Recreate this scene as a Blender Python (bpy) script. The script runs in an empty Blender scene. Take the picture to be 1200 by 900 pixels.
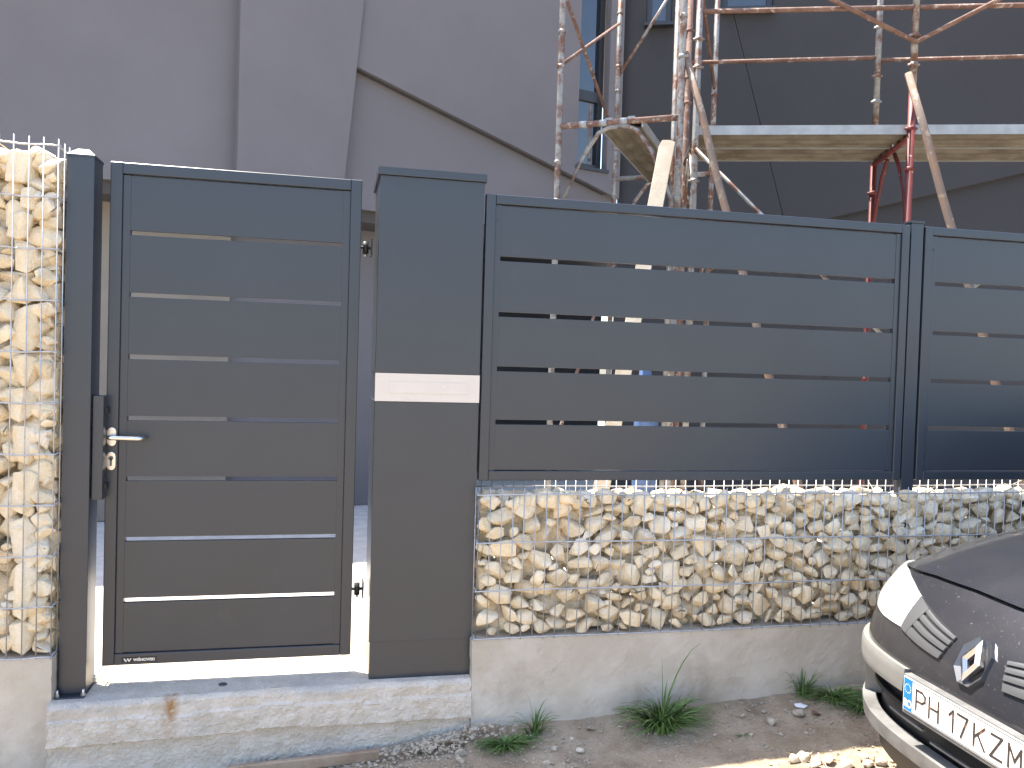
import bpy, bmesh, math, random
from mathutils import Vector, noise
random.seed(7)
S = bpy.context.scene
COL = S.collection

# ------------------------------------------------------------------ camera
CF = 961.65                       # focal length in pixels of a 1200 px wide frame
CP = Vector((0.8673, -3.5034, 1.3649))
YAW, PITCH, ROLL = 0.2163, -0.0245, 0.0298
_rt = Vector((math.cos(YAW), -math.sin(YAW), 0))
FW = Vector((math.sin(YAW) * math.cos(PITCH), math.cos(YAW) * math.cos(PITCH), math.sin(PITCH)))
_up = _rt.cross(FW)
RT = _rt * math.cos(ROLL) + _up * math.sin(ROLL)
UP = -_rt * math.sin(ROLL) + _up * math.cos(ROLL)
cd = bpy.data.cameras.new('camera')
cd.sensor_width = 36
cd.lens = CF / 1200 * 36
cd.clip_start = 0.05
cd.clip_end = 500
cam = bpy.data.objects.new('camera', cd)
COL.objects.link(cam)
from mathutils import Matrix
M4 = Matrix((RT, UP, -FW)).transposed().to_4x4()
M4.translation = CP
cam.matrix_world = M4
S.camera = cam

# ------------------------------------------------------------------ sky, sun, exposure
LD = Vector((0.285, -0.215, -1.0)).normalized()        # direction the sunlight travels
elev = math.asin(-LD.z)
W = bpy.data.worlds.new('World')
S.world = W
W.use_nodes = True
wn = W.node_tree
sky = wn.nodes.new('ShaderNodeTexSky')
sky.sky_type = 'NISHITA'
sky.sun_disc = False
sky.sun_elevation = elev
sky.sun_rotation = math.atan2(-LD.x, -LD.y)
sky.air_density = 1.0
sky.dust_density = 1.9
sky.ozone_density = 1.0
bg = wn.nodes['Background']
bg.inputs[1].default_value = 0.12
wn.links.new(sky.outputs[0], bg.inputs[0])
sd = bpy.data.lights.new('sun', 'SUN')
sd.energy = 4.0
sd.angle = math.radians(0.55)
sd.color = (1.0, 0.93, 0.82)
sun = bpy.data.objects.new('sun', sd)
COL.objects.link(sun)
sun.rotation_euler = LD.to_track_quat('-Z', 'Y').to_euler()
sun.location = (0, 0, 12)
S.view_settings.view_transform = 'Standard'
S.view_settings.look = 'None'
S.view_settings.gamma = 1
S.view_settings.use_curve_mapping = False
S.view_settings.exposure = 2.25


# ------------------------------------------------------------------ helpers
def ray(px, py):
    return FW + RT * ((px - 600) / CF) - UP * ((py - 450) / CF)


def on_y(px, py, y):
    d = ray(px, py)
    return CP + d * ((y - CP.y) / d.y)


def on_z(px, py, z):
    d = ray(px, py)
    return CP + d * ((z - CP.z) / d.z)


def on_plane(px, py, o, n):
    d = ray(px, py)
    return CP + d * ((o - CP).dot(n) / d.dot(n))


def at_depth(px, py, dep):
    return CP + ray(px, py) * dep


ORG = {}


def link(o, parent=None):
    COL.objects.link(o)
    if parent is not None:
        o.parent = parent
    return o


def root(name, loc, label, cat, group=None):
    o = bpy.data.objects.new(name, None)
    o.empty_display_size = 0.1
    o.location = loc
    link(o)
    ORG[o.name] = Vector(loc)
    tag(o, label, cat, group)
    return o


def tag(o, label, cat, group=None):
    o['label'] = label
    o['category'] = cat
    if group:
        o['group'] = group
    return o


class MB:
    def __init__(s):
        s.bm = bmesh.new()

    def box(s, a, b):
        a, b = Vector(a), Vector(b)
        vs = [s.bm.verts.new((x, y, z)) for x in (a.x, b.x) for y in (a.y, b.y) for z in (a.z, b.z)]
        for f in ((0, 1, 3, 2), (4, 6, 7, 5), (0, 4, 5, 1), (2, 3, 7, 6), (0, 2, 6, 4), (1, 5, 7, 3)):
            s.bm.faces.new([vs[i] for i in f])
        return s

    def obox(s, o, ax, ay, az):
        """box from corner o with three edge vectors"""
        o, ax, ay, az = Vector(o), Vector(ax), Vector(ay), Vector(az)
        vs = [s.bm.verts.new(o + ax * i + ay * j + az * k) for i in (0, 1) for j in (0, 1) for k in (0, 1)]
        for f in ((0, 1, 3, 2), (4, 6, 7, 5), (0, 4, 5, 1), (2, 3, 7, 6), (0, 2, 6, 4), (1, 5, 7, 3)):
            s.bm.faces.new([vs[i] for i in f])
        return s

    def prism(s, pts, ext):
        """polygon (list of points) pushed along ext"""
        ext = Vector(ext)
        a = [s.bm.verts.new(Vector(p)) for p in pts]
        b = [s.bm.verts.new(Vector(p) + ext) for p in pts]
        n = len(pts)
        s.bm.faces.new(a)
        s.bm.faces.new(b[::-1])
        for i in range(n):
            s.bm.faces.new((a[i], b[i], b[(i + 1) % n], a[(i + 1) % n]))
        return s

    def tube(s, pts, r, n=10, caps=True, smooth=True):
        pts = [Vector(p) for p in pts]
        rings = []
        for i, p in enumerate(pts):
            if i == 0:
                d = pts[1] - p
            elif i == len(pts) - 1:
                d = p - pts[-2]
            else:
                d = (pts[i + 1] - p).normalized() + (p - pts[i - 1]).normalized()
            d.normalize()
            h = Vector((0, 0, 1)) if abs(d.z) < 0.9 else Vector((1, 0, 0))
            u = d.cross(h).normalized()
            v = d.cross(u)
            rr = r[i] if isinstance(r, (list, tuple)) else r
            rings.append([s.bm.verts.new(p + (u * math.cos(2 * math.pi * k / n) + v * math.sin(2 * math.pi * k / n)) * rr) for k in range(n)])
        for a, b in zip(rings, rings[1:]):
            for k in range(n):
                f = s.bm.faces.new((a[k], a[(k + 1) % n], b[(k + 1) % n], b[k]))
                f.smooth = smooth
        if caps:
            s.bm.faces.new(rings[0][::-1])
            s.bm.faces.new(rings[-1])
        return s

    def grid(s, P, smooth=True, close=False):
        """P[i][j] of points"""
        vs = [[s.bm.verts.new(Vector(p)) for p in row] for row in P]
        for a, b in zip(vs, vs[1:]):
            for k in range(len(a) - 1):
                f = s.bm.faces.new((a[k], a[k + 1], b[k + 1], b[k]))
                f.smooth = smooth
        return s

    def hull(s, pts, bev=0.0, seg=1):
        t = bmesh.new()
        for p in pts:
            t.verts.new(p)
        r = bmesh.ops.convex_hull(t, input=t.verts)
        dead = [g for g in r['geom_interior'] if isinstance(g, bmesh.types.BMVert)]
        if dead:
            bmesh.ops.delete(t, geom=list(set(dead)), context='VERTS')
        bmesh.ops.dissolve_limit(t, angle_limit=0.16, verts=t.verts, edges=t.edges)
        if bev:
            bmesh.ops.bevel(t, geom=list(t.edges), offset=bev, segments=seg, affect='EDGES', profile=0.6)
            for f in t.faces:
                f.smooth = seg > 1
        m = bpy.data.meshes.new('tmp')
        t.to_mesh(m)
        t.free()
        s.bm.from_mesh(m)
        bpy.data.meshes.remove(m)
        return s

    def build(s, name, mat, parent=None, bev=0.0, seg=2, kind=None, org=None):
        if bev:
            bmesh.ops.bevel(s.bm, geom=list(s.bm.edges), offset=bev, segments=seg, affect='EDGES', profile=0.7)
        bmesh.ops.recalc_face_normals(s.bm, faces=s.bm.faces)
        if org is None and parent is not None:
            org = ORG.get(parent.name, Vector((0, 0, 0)))
        if org is None:
            org = Vector((0, 0, 0))
        bmesh.ops.translate(s.bm, verts=s.bm.verts, vec=-Vector(org))
        me = bpy.data.meshes.new(name)
        s.bm.to_mesh(me)
        s.bm.free()
        me.materials.append(mat)
        o = bpy.data.objects.new(name, me)
        link(o, parent)
        if parent is None:
            o.location = org
        ORG[o.name] = Vector(org)
        if kind:
            o['kind'] = kind
        return o


def copy_part(o, parent, dv):
    c = o.copy()
    COL.objects.link(c)
    c.parent = parent
    c.location = o.location + Vector(dv)
    return c


def text_bm(mb, s, size, origin, ux, uz, depth=0.001, sx=1.0, bold=0.0):
    """flat lettering laid on a plane spanned by ux / uz"""
    cu = bpy.data.curves.new('txt', 'FONT')
    cu.body = s
    cu.size = size
    cu.offset = bold
    cu.align_x = 'LEFT'
    ob = bpy.data.objects.new('txt', cu)
    COL.objects.link(ob)
    dg = bpy.context.evaluated_depsgraph_get()
    me = bpy.data.meshes.new_from_object(ob.evaluated_get(dg))
    bpy.data.objects.remove(ob)
    ux, uz = Vector(ux).normalized(), Vector(uz).normalized()
    w = max((v.co.x for v in me.vertices), default=0) * sx
    base = [mb.bm.verts.new(Vector(origin) + ux * (v.co.x * sx) + uz * v.co.y) for v in me.vertices]
    for p in me.polygons:
        try:
            mb.bm.faces.new([base[i] for i in p.vertices])
        except ValueError:
            pass
    bpy.data.meshes.remove(me)
    return w


# ------------------------------------------------------------------ materials
def mat(name, base, rough=0.6, bdist=0.01, metal=0.0, spec=0.5, var=0.0, scale=8.0, bump=0.0, bscale=60.0, second=None, coat=0.0, rand=0.0, detail=6.0, mixpos=(0.4, 0.65)):
    m = bpy.data.materials.new(name)
    m.use_nodes = True
    n = m.node_tree
    b = n.nodes['Principled BSDF']
    b.inputs['Roughness'].default_value = rough
    b.inputs['Metallic'].default_value = metal
    b.inputs['Specular IOR Level'].default_value = spec
    b.inputs['Coat Weight'].default_value = coat
    b.inputs['Coat Roughness'].default_value = 0.08
    b.inputs['Base Color'].default_value = (*base, 1)
    tc = n.nodes.new('ShaderNodeTexCoord')
    geo = n.nodes.new('ShaderNodeNewGeometry')
    col = None
    if second or var:
        nt = n.nodes.new('ShaderNodeTexNoise')
        nt.inputs['Scale'].default_value = scale
        nt.inputs['Detail'].default_value = detail
        nt.inputs['Roughness'].default_value = 0.62
        n.links.new(geo.outputs['Position'], nt.inputs['Vector'])
        cr = n.nodes.new('ShaderNodeValToRGB')
        cr.color_ramp.elements[0].position = mixpos[0]
        cr.color_ramp.elements[1].position = mixpos[1]
        sec = second or tuple(min(1, c * (1 + var)) for c in base)
        fst = base if second else tuple(c * (1 - var) for c in base)
        cr.color_ramp.elements[0].color = (*fst, 1)
        cr.color_ramp.elements[1].color = (*sec, 1)
        n.links.new(nt.outputs['Fac'], cr.inputs['Fac'])
        col = cr.outputs['Color']
    if rand:
        oi = n.nodes.new('ShaderNodeObjectInfo')
        mr = n.nodes.new('ShaderNodeMapRange')
        mr.inputs['To Min'].default_value = 1 - rand
        mr.inputs['To Max'].default_value = 1 + rand
        n.links.new(oi.outputs['Random'], mr.inputs['Value'])
        hv = n.nodes.new('ShaderNodeHueSaturation')
        if col:
            n.links.new(col, hv.inputs['Color'])
        else:
            hv.inputs['Color'].default_value = (*base, 1)
        n.links.new(mr.outputs['Result'], hv.inputs['Value'])
        col = hv.outputs['Color']
    if col:
        n.links.new(col, b.inputs['Base Color'])
    if bump:
        nb = n.nodes.new('ShaderNodeTexNoise')
        nb.inputs['Scale'].default_value = bscale
        nb.inputs['Detail'].default_value = 8
        nb.inputs['Roughness'].default_value = 0.65
        n.links.new(geo.outputs['Position'], nb.inputs['Vector'])
        bp = n.nodes.new('ShaderNodeBump')
        bp.inputs['Strength'].default_value = bump
        bp.inputs['Distance'].default_value = bdist
        n.links.new(nb.outputs['Fac'], bp.inputs['Height'])
        n.links.new(bp.outputs['Normal'], b.inputs['Normal'])
    return m


def mixin(m, color, scale, lo, hi, detail=5.0, stretch=(1, 1, 1), rough=None):
    """blend a second stain / dust / rust layer over a material's colour"""
    n = m.node_tree
    b = n.nodes['Principled BSDF']
    geo = n.nodes.new('ShaderNodeNewGeometry')
    mp = n.nodes.new('ShaderNodeMapping')
    mp.inputs['Scale'].default_value = stretch
    n.links.new(geo.outputs['Position'], mp.inputs['Vector'])
    nt = n.nodes.new('ShaderNodeTexNoise')
    nt.inputs['Scale'].default_value = scale
    nt.inputs['Detail'].default_value = detail
    nt.inputs['Roughness'].default_value = 0.65
    n.links.new(mp.outputs['Vector'], nt.inputs['Vector'])
    mr = n.nodes.new('ShaderNodeMapRange')
    mr.inputs['From Min'].default_value = lo
    mr.inputs['From Max'].default_value = hi
    n.links.new(nt.outputs['Fac'], mr.inputs['Value'])
    mx = n.nodes.new('ShaderNodeMix')
    mx.data_type = 'RGBA'
    n.links.new(mr.outputs['Result'], mx.inputs['Factor'])
    if b.inputs['Base Color'].links:
        n.links.new(b.inputs['Base Color'].links[0].from_socket, mx.inputs['A'])
    else:
        mx.inputs['A'].default_value = b.inputs['Base Color'].default_value
    mx.inputs['B'].default_value = (*color, 1)
    n.links.new(mx.outputs['Result'], b.inputs['Base Color'])
    if rough is not None:
        rr = n.nodes.new('ShaderNodeMapRange')
        rr.inputs['To Min'].default_value = b.inputs['Roughness'].default_value
        rr.inputs['To Max'].default_value = rough
        n.links.new(mr.outputs['Result'], rr.inputs['Value'])
        n.links.new(rr.outputs['Result'], b.inputs['Roughness'])
    return m


ANTH = mat('anthracite_coat', (0.021, 0.027, 0.037), 0.33, spec=0.6, var=0.05, scale=3, bump=0.02, bscale=900)
ANTH2 = mat('anthracite_sheet', (0.022, 0.028, 0.037), 0.34, spec=0.6, var=0.05, scale=2.5, bump=0.02, bscale=900)
mixin(ANTH2, (0.046, 0.048, 0.053), 5, 0.64, 0.86, stretch=(1, 1, 0.6))
BLACKP = mat('black_plastic', (0.012, 0.012, 0.013), 0.5)
STEEL = mat('brushed_steel', (0.62, 0.60, 0.57), 0.28, metal=1.0)
CREAM = mat('cream_plate', (0.56, 0.51, 0.455), 0.4, var=0.02, scale=9)
GALV = mat('galvanised_wire', (0.40, 0.41, 0.43), 0.42, metal=0.55, var=0.15, scale=30)
LIME = mat('limestone', (0.69, 0.54, 0.335), 0.85, second=(0.80, 0.69, 0.50), scale=7, bump=0.9, bscale=60, rand=0.14, bdist=0.014, mixpos=(0.36, 0.62))
mixin(LIME, (0.82, 0.74, 0.60), 6, 0.50, 0.66)
mixin(LIME, (0.46, 0.30, 0.14), 16, 0.62, 0.80)
CONC = mat('cast_concrete', (0.42, 0.37, 0.30), 0.85, second=(0.52, 0.47, 0.40), scale=3.5, bump=0.25, bscale=120)
mixin(CONC, (0.28, 0.235, 0.18), 2.2, 0.52, 0.75, stretch=(1, 1, 0.7))
mixin(CONC, (0.45, 0.41, 0.36), 26, 0.62, 0.78)
STEPC = mat('rough_concrete', (0.60, 0.53, 0.435), 0.9, second=(0.72, 0.65, 0.56), scale=14, bump=1.0, bscale=70, bdist=0.02)
mixin(STEPC, (0.48, 0.46, 0.43), 3.0, 0.52, 0.70, stretch=(0.6, 1, 2.5))
mixin(STEPC, (0.78, 0.74, 0.68), 60, 0.62, 0.74)
YARDM = mat('yard_concrete', (0.50, 0.47, 0.43), 0.9, second=(0.60, 0.57, 0.53), scale=9, bump=0.4, bscale=70)
DIRT = mat('dry_dirt', (0.29, 0.22, 0.145), 0.95, second=(0.40, 0.32, 0.23), scale=7, bump=1.0, bscale=45, bdist=0.022)
mixin(DIRT, (0.40, 0.36, 0.30), 40, 0.60, 0.76)
mixin(DIRT, (0.17, 0.13, 0.085), 4.0, 0.54, 0.74)
PEB = mat('pebble', (0.36, 0.30, 0.22), 0.85, second=(0.52, 0.45, 0.36), scale=40, bump=0.4, bscale=200, rand=0.25)
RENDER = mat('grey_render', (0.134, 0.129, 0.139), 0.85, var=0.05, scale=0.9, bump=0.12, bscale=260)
RENDER2 = mat('dark_render', (0.031, 0.031, 0.034), 0.85, var=0.07, scale=0.9, bump=0.12, bscale=260)  # darker tone of render, for the right wing and porch
PLASTER = mat('beige_plaster', (0.21, 0.185, 0.155), 0.9, var=0.08, scale=1.5)
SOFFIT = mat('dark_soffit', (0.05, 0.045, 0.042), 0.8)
WFRAME = mat('window_frame', (0.022, 0.024, 0.028), 0.4)
GLASS = mat('window_glass', (0.010, 0.014, 0.020), 0.03, spec=0.9, coat=0.6)
WOOD = mat('fresh_timber', (0.42, 0.35, 0.255), 0.75, second=(0.50, 0.44, 0.345), scale=7, bump=0.2, bscale=60)
OLDWOOD = mat('weathered_board', (0.23, 0.16, 0.105), 0.85, second=(0.33, 0.25, 0.18), scale=9, bump=0.4, bscale=60)
TUBE = mat('galvanised_tube', (0.24, 0.235, 0.22), 0.5, metal=0.35, var=0.15, scale=14)
mixin(TUBE, (0.13, 0.062, 0.038), 9, 0.47, 0.60, rough=0.85)
mixin(TUBE, (0.38, 0.36, 0.32), 26, 0.56, 0.68, rough=0.9)
RUST = mat('rusty_tube', (0.115, 0.056, 0.040), 0.8, second=(0.19, 0.115, 0.085), scale=10, bump=0.2, bscale=120)
mixin(RUST, (0.36, 0.33, 0.29), 22, 0.56, 0.68)
REDP = mat('red_oxide_paint', (0.115, 0.016, 0.015), 0.6, var=0.2, scale=9)
mixin(REDP, (0.50, 0.42, 0.38), 34, 0.64, 0.72)
PROP = mat('peeling_prop', (0.19, 0.115, 0.075), 0.8, second=(0.13, 0.105, 0.09), scale=5, bump=0.2, bscale=80)
mixin(PROP, (0.32, 0.27, 0.21), 18, 0.56, 0.68)
DECK = mat('steel_deck', (0.14, 0.122, 0.085), 0.7, second=(0.07, 0.053, 0.034), scale=5, metal=0.1)
mixin(DECK, (0.20, 0.185, 0.15), 36, 0.62, 0.74)
DECKEDGE = mat('deck_edge_galvanised', (0.30, 0.31, 0.31), 0.5, metal=0.4, var=0.12, scale=10)
GRASS = mat('grass_blade', (0.075, 0.145, 0.03), 0.5, second=(0.15, 0.23, 0.07), scale=18)
DRYGR = mat('dry_stem', (0.30, 0.25, 0.13), 0.8)
PAINT = mat('dusty_car_paint', (0.025, 0.025, 0.030), 0.30, metal=0.35, coat=0.7)
mixin(PAINT, (0.044, 0.042, 0.044), 3.5, 0.38, 0.85, rough=0.5)
mixin(PAINT, (0.17, 0.15, 0.13), 120, 0.68, 0.76, rough=0.7, detail=2.0)
CARGREY = mat('pale_bumper_plastic', (0.165, 0.162, 0.152), 0.55, var=0.06, scale=10)
mixin(CARGREY, (0.13, 0.115, 0.095), 30, 0.6, 0.75)
LIPM = mat('faded_lip_plastic', (0.15, 0.15, 0.148), 0.5, second=(0.09, 0.088, 0.085), scale=7)
CHROME = mat('chrome', (0.50, 0.50, 0.50), 0.16, metal=1.0)
SILV = mat('silver_trim', (0.115, 0.117, 0.12), 0.36, metal=0.5)
BADGEM = mat('badge_silver', (0.075, 0.078, 0.088), 0.28, metal=0.5)
RIMM = mat('wheel_silver', (0.45, 0.46, 0.47), 0.35, metal=0.6)
LAMP = mat('headlight_lens', (0.62, 0.62, 0.58), 0.12, coat=0.8)
PWHITE = mat('plate_white', (0.82, 0.81, 0.78), 0.4)
PBLUE = mat('plate_blue', (0.015, 0.16, 0.55), 0.4)
INK = mat('plate_ink', (0.035, 0.028, 0.024), 0.5, second=(0.20, 0.09, 0.04), scale=45, mixpos=(0.55, 0.65))
LABELM = mat('label_black', (0.012, 0.011, 0.010), 0.5)
LGOLD = mat('label_print', (0.75, 0.68, 0.58), 0.5)
TYRE = mat('tyre_rubber', (0.02, 0.02, 0.02), 0.8)
PAPER = mat('white_litter', (0.78, 0.78, 0.78), 0.6)
BLUEP = mat('blue_sheeting', (0.10, 0.17, 0.33), 0.5, var=0.2, scale=6)


# ------------------------------------------------------------------ ground, yard
def gz(x, y):
    base = -0.315 + 0.03 * max(0, min(1, (x - 0.9) * 2.5)) + 0.052 * max(0.0, min(3.4, x - 1.2)) - 0.02 * min(1, max(0, -y - 0.05) * 2)
    bank = 0.05 * math.exp(-max(0, -y - 0.05) / 0.13) * (1 if x > 1.45 else 0.2)
    amp = 1.0 if (-2 < x < 6 and y > -2) else 0.0
    nz = noise.noise(Vector((x * 2.3, y * 2.3, 0))) * 0.022 + noise.noise(Vector((x * 9, y * 9, 3))) * 0.009 + noise.noise(Vector((x * 31, y * 31, 7))) * 0.005
    return base + bank + nz * amp


def spaced(lo, a, b, hi, fine, n):
    out = []
    for i in range(n, 0, -1):
        out.append(a + (lo - a) * (i / n) ** 2.2)
    k = int((b - a) / fine)
    out += [a + (b - a) * i / k for i in range(k + 1)]
    for i in range(1, n + 1):
        out.append(b + (hi - b) * (i / n) ** 2.2)
    return out


xs = spaced(-120, -0.5, 4.6, 120, 0.022, 14)
ys = spaced(-120, -1.1, 0.02, 120, 0.022, 14)
g = MB().grid([[(x, y, gz(x, y)) for x in xs] for y in ys]).build('ground', DIRT)
g['kind'] = 'structure'
yd = MB().box((-14, 0.42, -0.30), (14, 16, -0.006)).build('yard_pavement', YARDM)
yd['kind'] = 'structure'

# ------------------------------------------------------------------ concrete plinths and step
def rough_block(name, x0, x1, y0, y1, z0, z1, m, amp, res, label, cat, prof=None):
    """cast block with an uneven front face, top and ends"""
    nx, nz_ = max(2, int((x1 - x0) / res)), max(2, int((z1 - z0) / res))
    mb = MB()
    rows = []
    ny = 5
    def dsp(x, z, k):
        return noise.noise(Vector((x * 5, z * 5, k))) * amp * 0.8 + noise.noise(Vector((x * 24, z * 24, k + 5))) * amp * 0.6 + noise.noise(Vector((x * 60, z * 60, k + 8))) * amp * 0.35
    for j in range(nz_ + 1):
        z = z0 + (z1 - z0) * j / nz_
        rows.append([])
        for i in range(nx + 1):
            x = x0 + (x1 - x0) * i / nx
            y = y0 + (prof(x, z) if prof else 0) + dsp(x, z, 1)
            zz = z
            if j == nz_:
                y += amp * 0.8 + abs(dsp(x, 0.2, 9)) * 0.8
            ex = x
            if i == 0:
                ex = x + dsp(z, 0.3, 2) * 1.5
            if i == nx:
                ex = x + dsp(z, 0.7, 4) * 1.5
            rows[-1].append((ex, y, zz))
    top = rows[-1]
    rows.append([(p[0], p[1] + amp * 1.2, z1 + amp * 0.7) for p in top])
    for k in range(1, ny + 1):
        t = k / ny
        rows.append([(p[0], p[1] + amp * 1.2 + (y1 - p[1] - amp * 1.2) * t, z1 + amp * 0.7) for p in top])
    mb.grid(rows, smooth=False)
    ends = [[r[0] for r in rows[:nz_ + 1]], [r[-1] for r in rows[:nz_ + 1]]]
    for e in ends:
        mb.grid([e, [(p[0], y1, p[2]) for p in e]], smooth=False)
    mb.grid([[(x0, y1, z0), (x1, y1, z0)], [(x0, y1, z1), (x1, y1, z1)]], smooth=False)
    o = mb.build(name, m, org=(0.5 * (x0 + x1), 0.5 * (y0 + y1), z0))
    tag(o, label, cat)
    return o


rough_block('concrete_plinth', 1.485, 6.2, -0.052, 0.22, -0.5, 0.168, CONC, 0.0035, 0.02,
            'long stained concrete plinth under the low gabion, weeds at its foot', 'plinth')
rough_block('concrete_plinth', -2.6, -0.168, -0.052, 0.40, -0.5, 0.172, CONC, 0.0035, 0.02,
            'short concrete plinth at the left edge under the tall gabion', 'plinth')


def step_prof(x, z):
    w = 0.012 * noise.noise(Vector((x * 2.2, 0, 4)))
    y = 0.0
    if z < -0.062 + w:
        y -= 0.010
    if z < -0.160 + w * 0.6:
        y += 0.020
    y -= 0.055 * max(0, 0.65 - x)
    return y


st = rough_block('concrete_step', -0.17, 1.482, -0.056, 0.44, -0.42, -0.004, STEPC, 0.009, 0.010,
                 'rough layered concrete step below the gate and the grey pillar', 'step', step_prof)
# rust run-off on the step: a stain with a shape of its own
n = STEPC.node_tree
b = n.nodes['Principled BSDF']
geo = n.nodes.new('ShaderNodeNewGeometry')
sx = n.nodes.new('ShaderNodeSeparateXYZ')
n.links.new(geo.outputs['Position'], sx.inputs[0])
nt = n.nodes.new('ShaderNodeTexNoise')
nt.inputs['Scale'].default_value = 28
n.links.new(geo.outputs['Position'], nt.inputs['Vector'])
d1 = n.nodes.new('ShaderNodeMath'); d1.operation = 'SUBTRACT'; d1.inputs[1].default_value = 0.275
n.links.new(sx.outputs[0], d1.inputs[0])
d2 = n.nodes.new('ShaderNodeMath'); d2.operation = 'ABSOLUTE'
n.links.new(d1.outputs[0], d2.inputs[0])
d3 = n.nodes.new('ShaderNodeMapRange')
d3.inputs['From Min'].default_value = 0.035; d3.inputs['From Max'].default_value = 0.004
n.links.new(d2.outputs[0], d3.inputs['Value'])
d4 = n.nodes.new('ShaderNodeMapRange')
d4.inputs['From Min'].default_value = -0.17; d4.inputs['From Max'].default_value = -0.05
n.links.new(sx.outputs[2], d4.inputs['Value'])
d5 = n.nodes.new('ShaderNodeMapRange')
d5.inputs['From Min'].default_value = 0.30; d5.inputs['From Max'].default_value = 0.48
n.links.new(nt.outputs['Fac'], d5.inputs['Value'])
d6 = n.nodes.new('ShaderNodeMath'); d6.operation = 'LESS_THAN'; d6.inputs[1].default_value = -0.035
n.links.new(sx.outputs[1], d6.inputs[0])
m3 = n.nodes.new('ShaderNodeMath'); m3.operation = 'MULTIPLY'
m1 = n.nodes.new('ShaderNodeMath'); m1.operation = 'MULTIPLY'
m2 = n.nodes.new('ShaderNodeMath'); m2.operation = 'MULTIPLY'
n.links.new(d3.outputs[0], m1.inputs[0]); n.links.new(d4.outputs[0], m1.inputs[1])
n.links.new(m1.outputs[0], m2.inputs[0]); n.links.new(d5.outputs[0], m2.inputs[1])
mx = n.nodes.new('ShaderNodeMix'); mx.data_type = 'RGBA'
n.links.new(m2.outputs[0], m3.inputs[0]); n.links.new(d6.outputs[0], m3.inputs[1])
n.links.new(m3.outputs[0], mx.inputs['Factor'])
n.links.new(b.inputs['Base Color'].links[0].from_socket, mx.inputs['A'])
mx.inputs['B'].default_value = (0.40, 0.22, 0.09, 1)
n.links.new(mx.outputs['Result'], b.inputs['Base Color'])

p = on_z(261, 803, 0.0)
dm = MB().tube([(p.x, p.y, 0.0), (p.x, p.y, 0.006)], 0.017, 20).build('floor_disc', SILV, org=(p.x, p.y, 0))
tag(dm, 'small round steel disc set in the top of the concrete step', 'disc')

# ------------------------------------------------------------------ gabions
def voronoi(w, h, n, aspect, seed):
    rnd = random.Random(seed)
    pts = []
    while len(pts) < n:
        best, bd = None, -1
        for _ in range(9):
            c = (rnd.uniform(0, w), rnd.uniform(0, h))
            d = min((((c[0] - q[0]) / aspect) ** 2 + (c[1] - q[1]) ** 2 for q in pts), default=9)
            if d > bd:
                best, bd = c, d
        pts.append(best)
    cells = []
    for i, p in enumerate(pts):
        poly = [(0, 0), (w, 0), (w, h), (0, h)]
        for j, q in enumerate(pts):
            if i == j or abs(q[0] - p[0]) > 0.45 or abs(q[1] - p[1]) > 0.45:
                continue
            mx_, my_ = (p[0] + q[0]) / 2, (p[1] + q[1]) / 2
            nx, ny = (q[0] - p[0]) / aspect ** 2, q[1] - p[1]
            out = []
            for a, c in zip(poly, poly[1:] + poly[:1]):
                da = (a[0] - mx_) * nx + (a[1] - my_) * ny
                dc = (c[0] - mx_) * nx + (c[1] - my_) * ny
                if da <= 0:
                    out.append(a)
                if da * dc < 0:
                    t = da / (da - dc)
                    out.append((a[0] + (c[0] - a[0]) * t, a[1] + (c[1] - a[1]) * t))
            poly = out
            if len(poly) < 3:
                break
        if len(poly) >= 3:
            cells.append(poly)
    return cells


def cell_rock(poly, to3d, rnd):
    cu = sum(p[0] for p in poly) / len(poly)
    cv = sum(p[1] for p in poly) / len(poly)
    sh = rnd.uniform(0.86, 1.06)
    ta, tb = rnd.uniform(-0.5, 0.5), rnd.uniform(-0.5, 0.5)
    base = rnd.choice((0.0, 0.002, 0.006, 0.012, 0.020, 0.032))
    pts = []
    for p in poly:
        du, dv = p[0] - cu, p[1] - cv
        k = sh * rnd.uniform(0.93, 1.0)
        pts.append(to3d(cu + du * k, cv + dv * k, base + rnd.uniform(0.028, 0.05)))
        k2 = rnd.uniform(0.30, 0.80)
        pts.append(to3d(cu + du * k2, cv + dv * k2, base + max(0.0, rnd.uniform(0, 0.016) + ta * du * k2 + tb * dv * k2)))
        k3 = rnd.uniform(0.6, 0.9)
        pts.append(to3d(cu + du * k3, cv + dv * k3, base + rnd.uniform(0.075, 0.105)))
    return pts


def free_rock(c, sx_, sy_, sz_, rnd, k=15):
    pts = []
    for _ in range(k):
        v = Vector((rnd.gauss(0, 1), rnd.gauss(0, 1), rnd.gauss(0, 1))).normalized()
        r = rnd.uniform(0.8, 1.0)
        pts.append(Vector((c[0] + v.x * sx_ * r, c[1] + v.y * sy_ * r, c[2] + v.z * sz_ * r)))
    return pts


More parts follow.
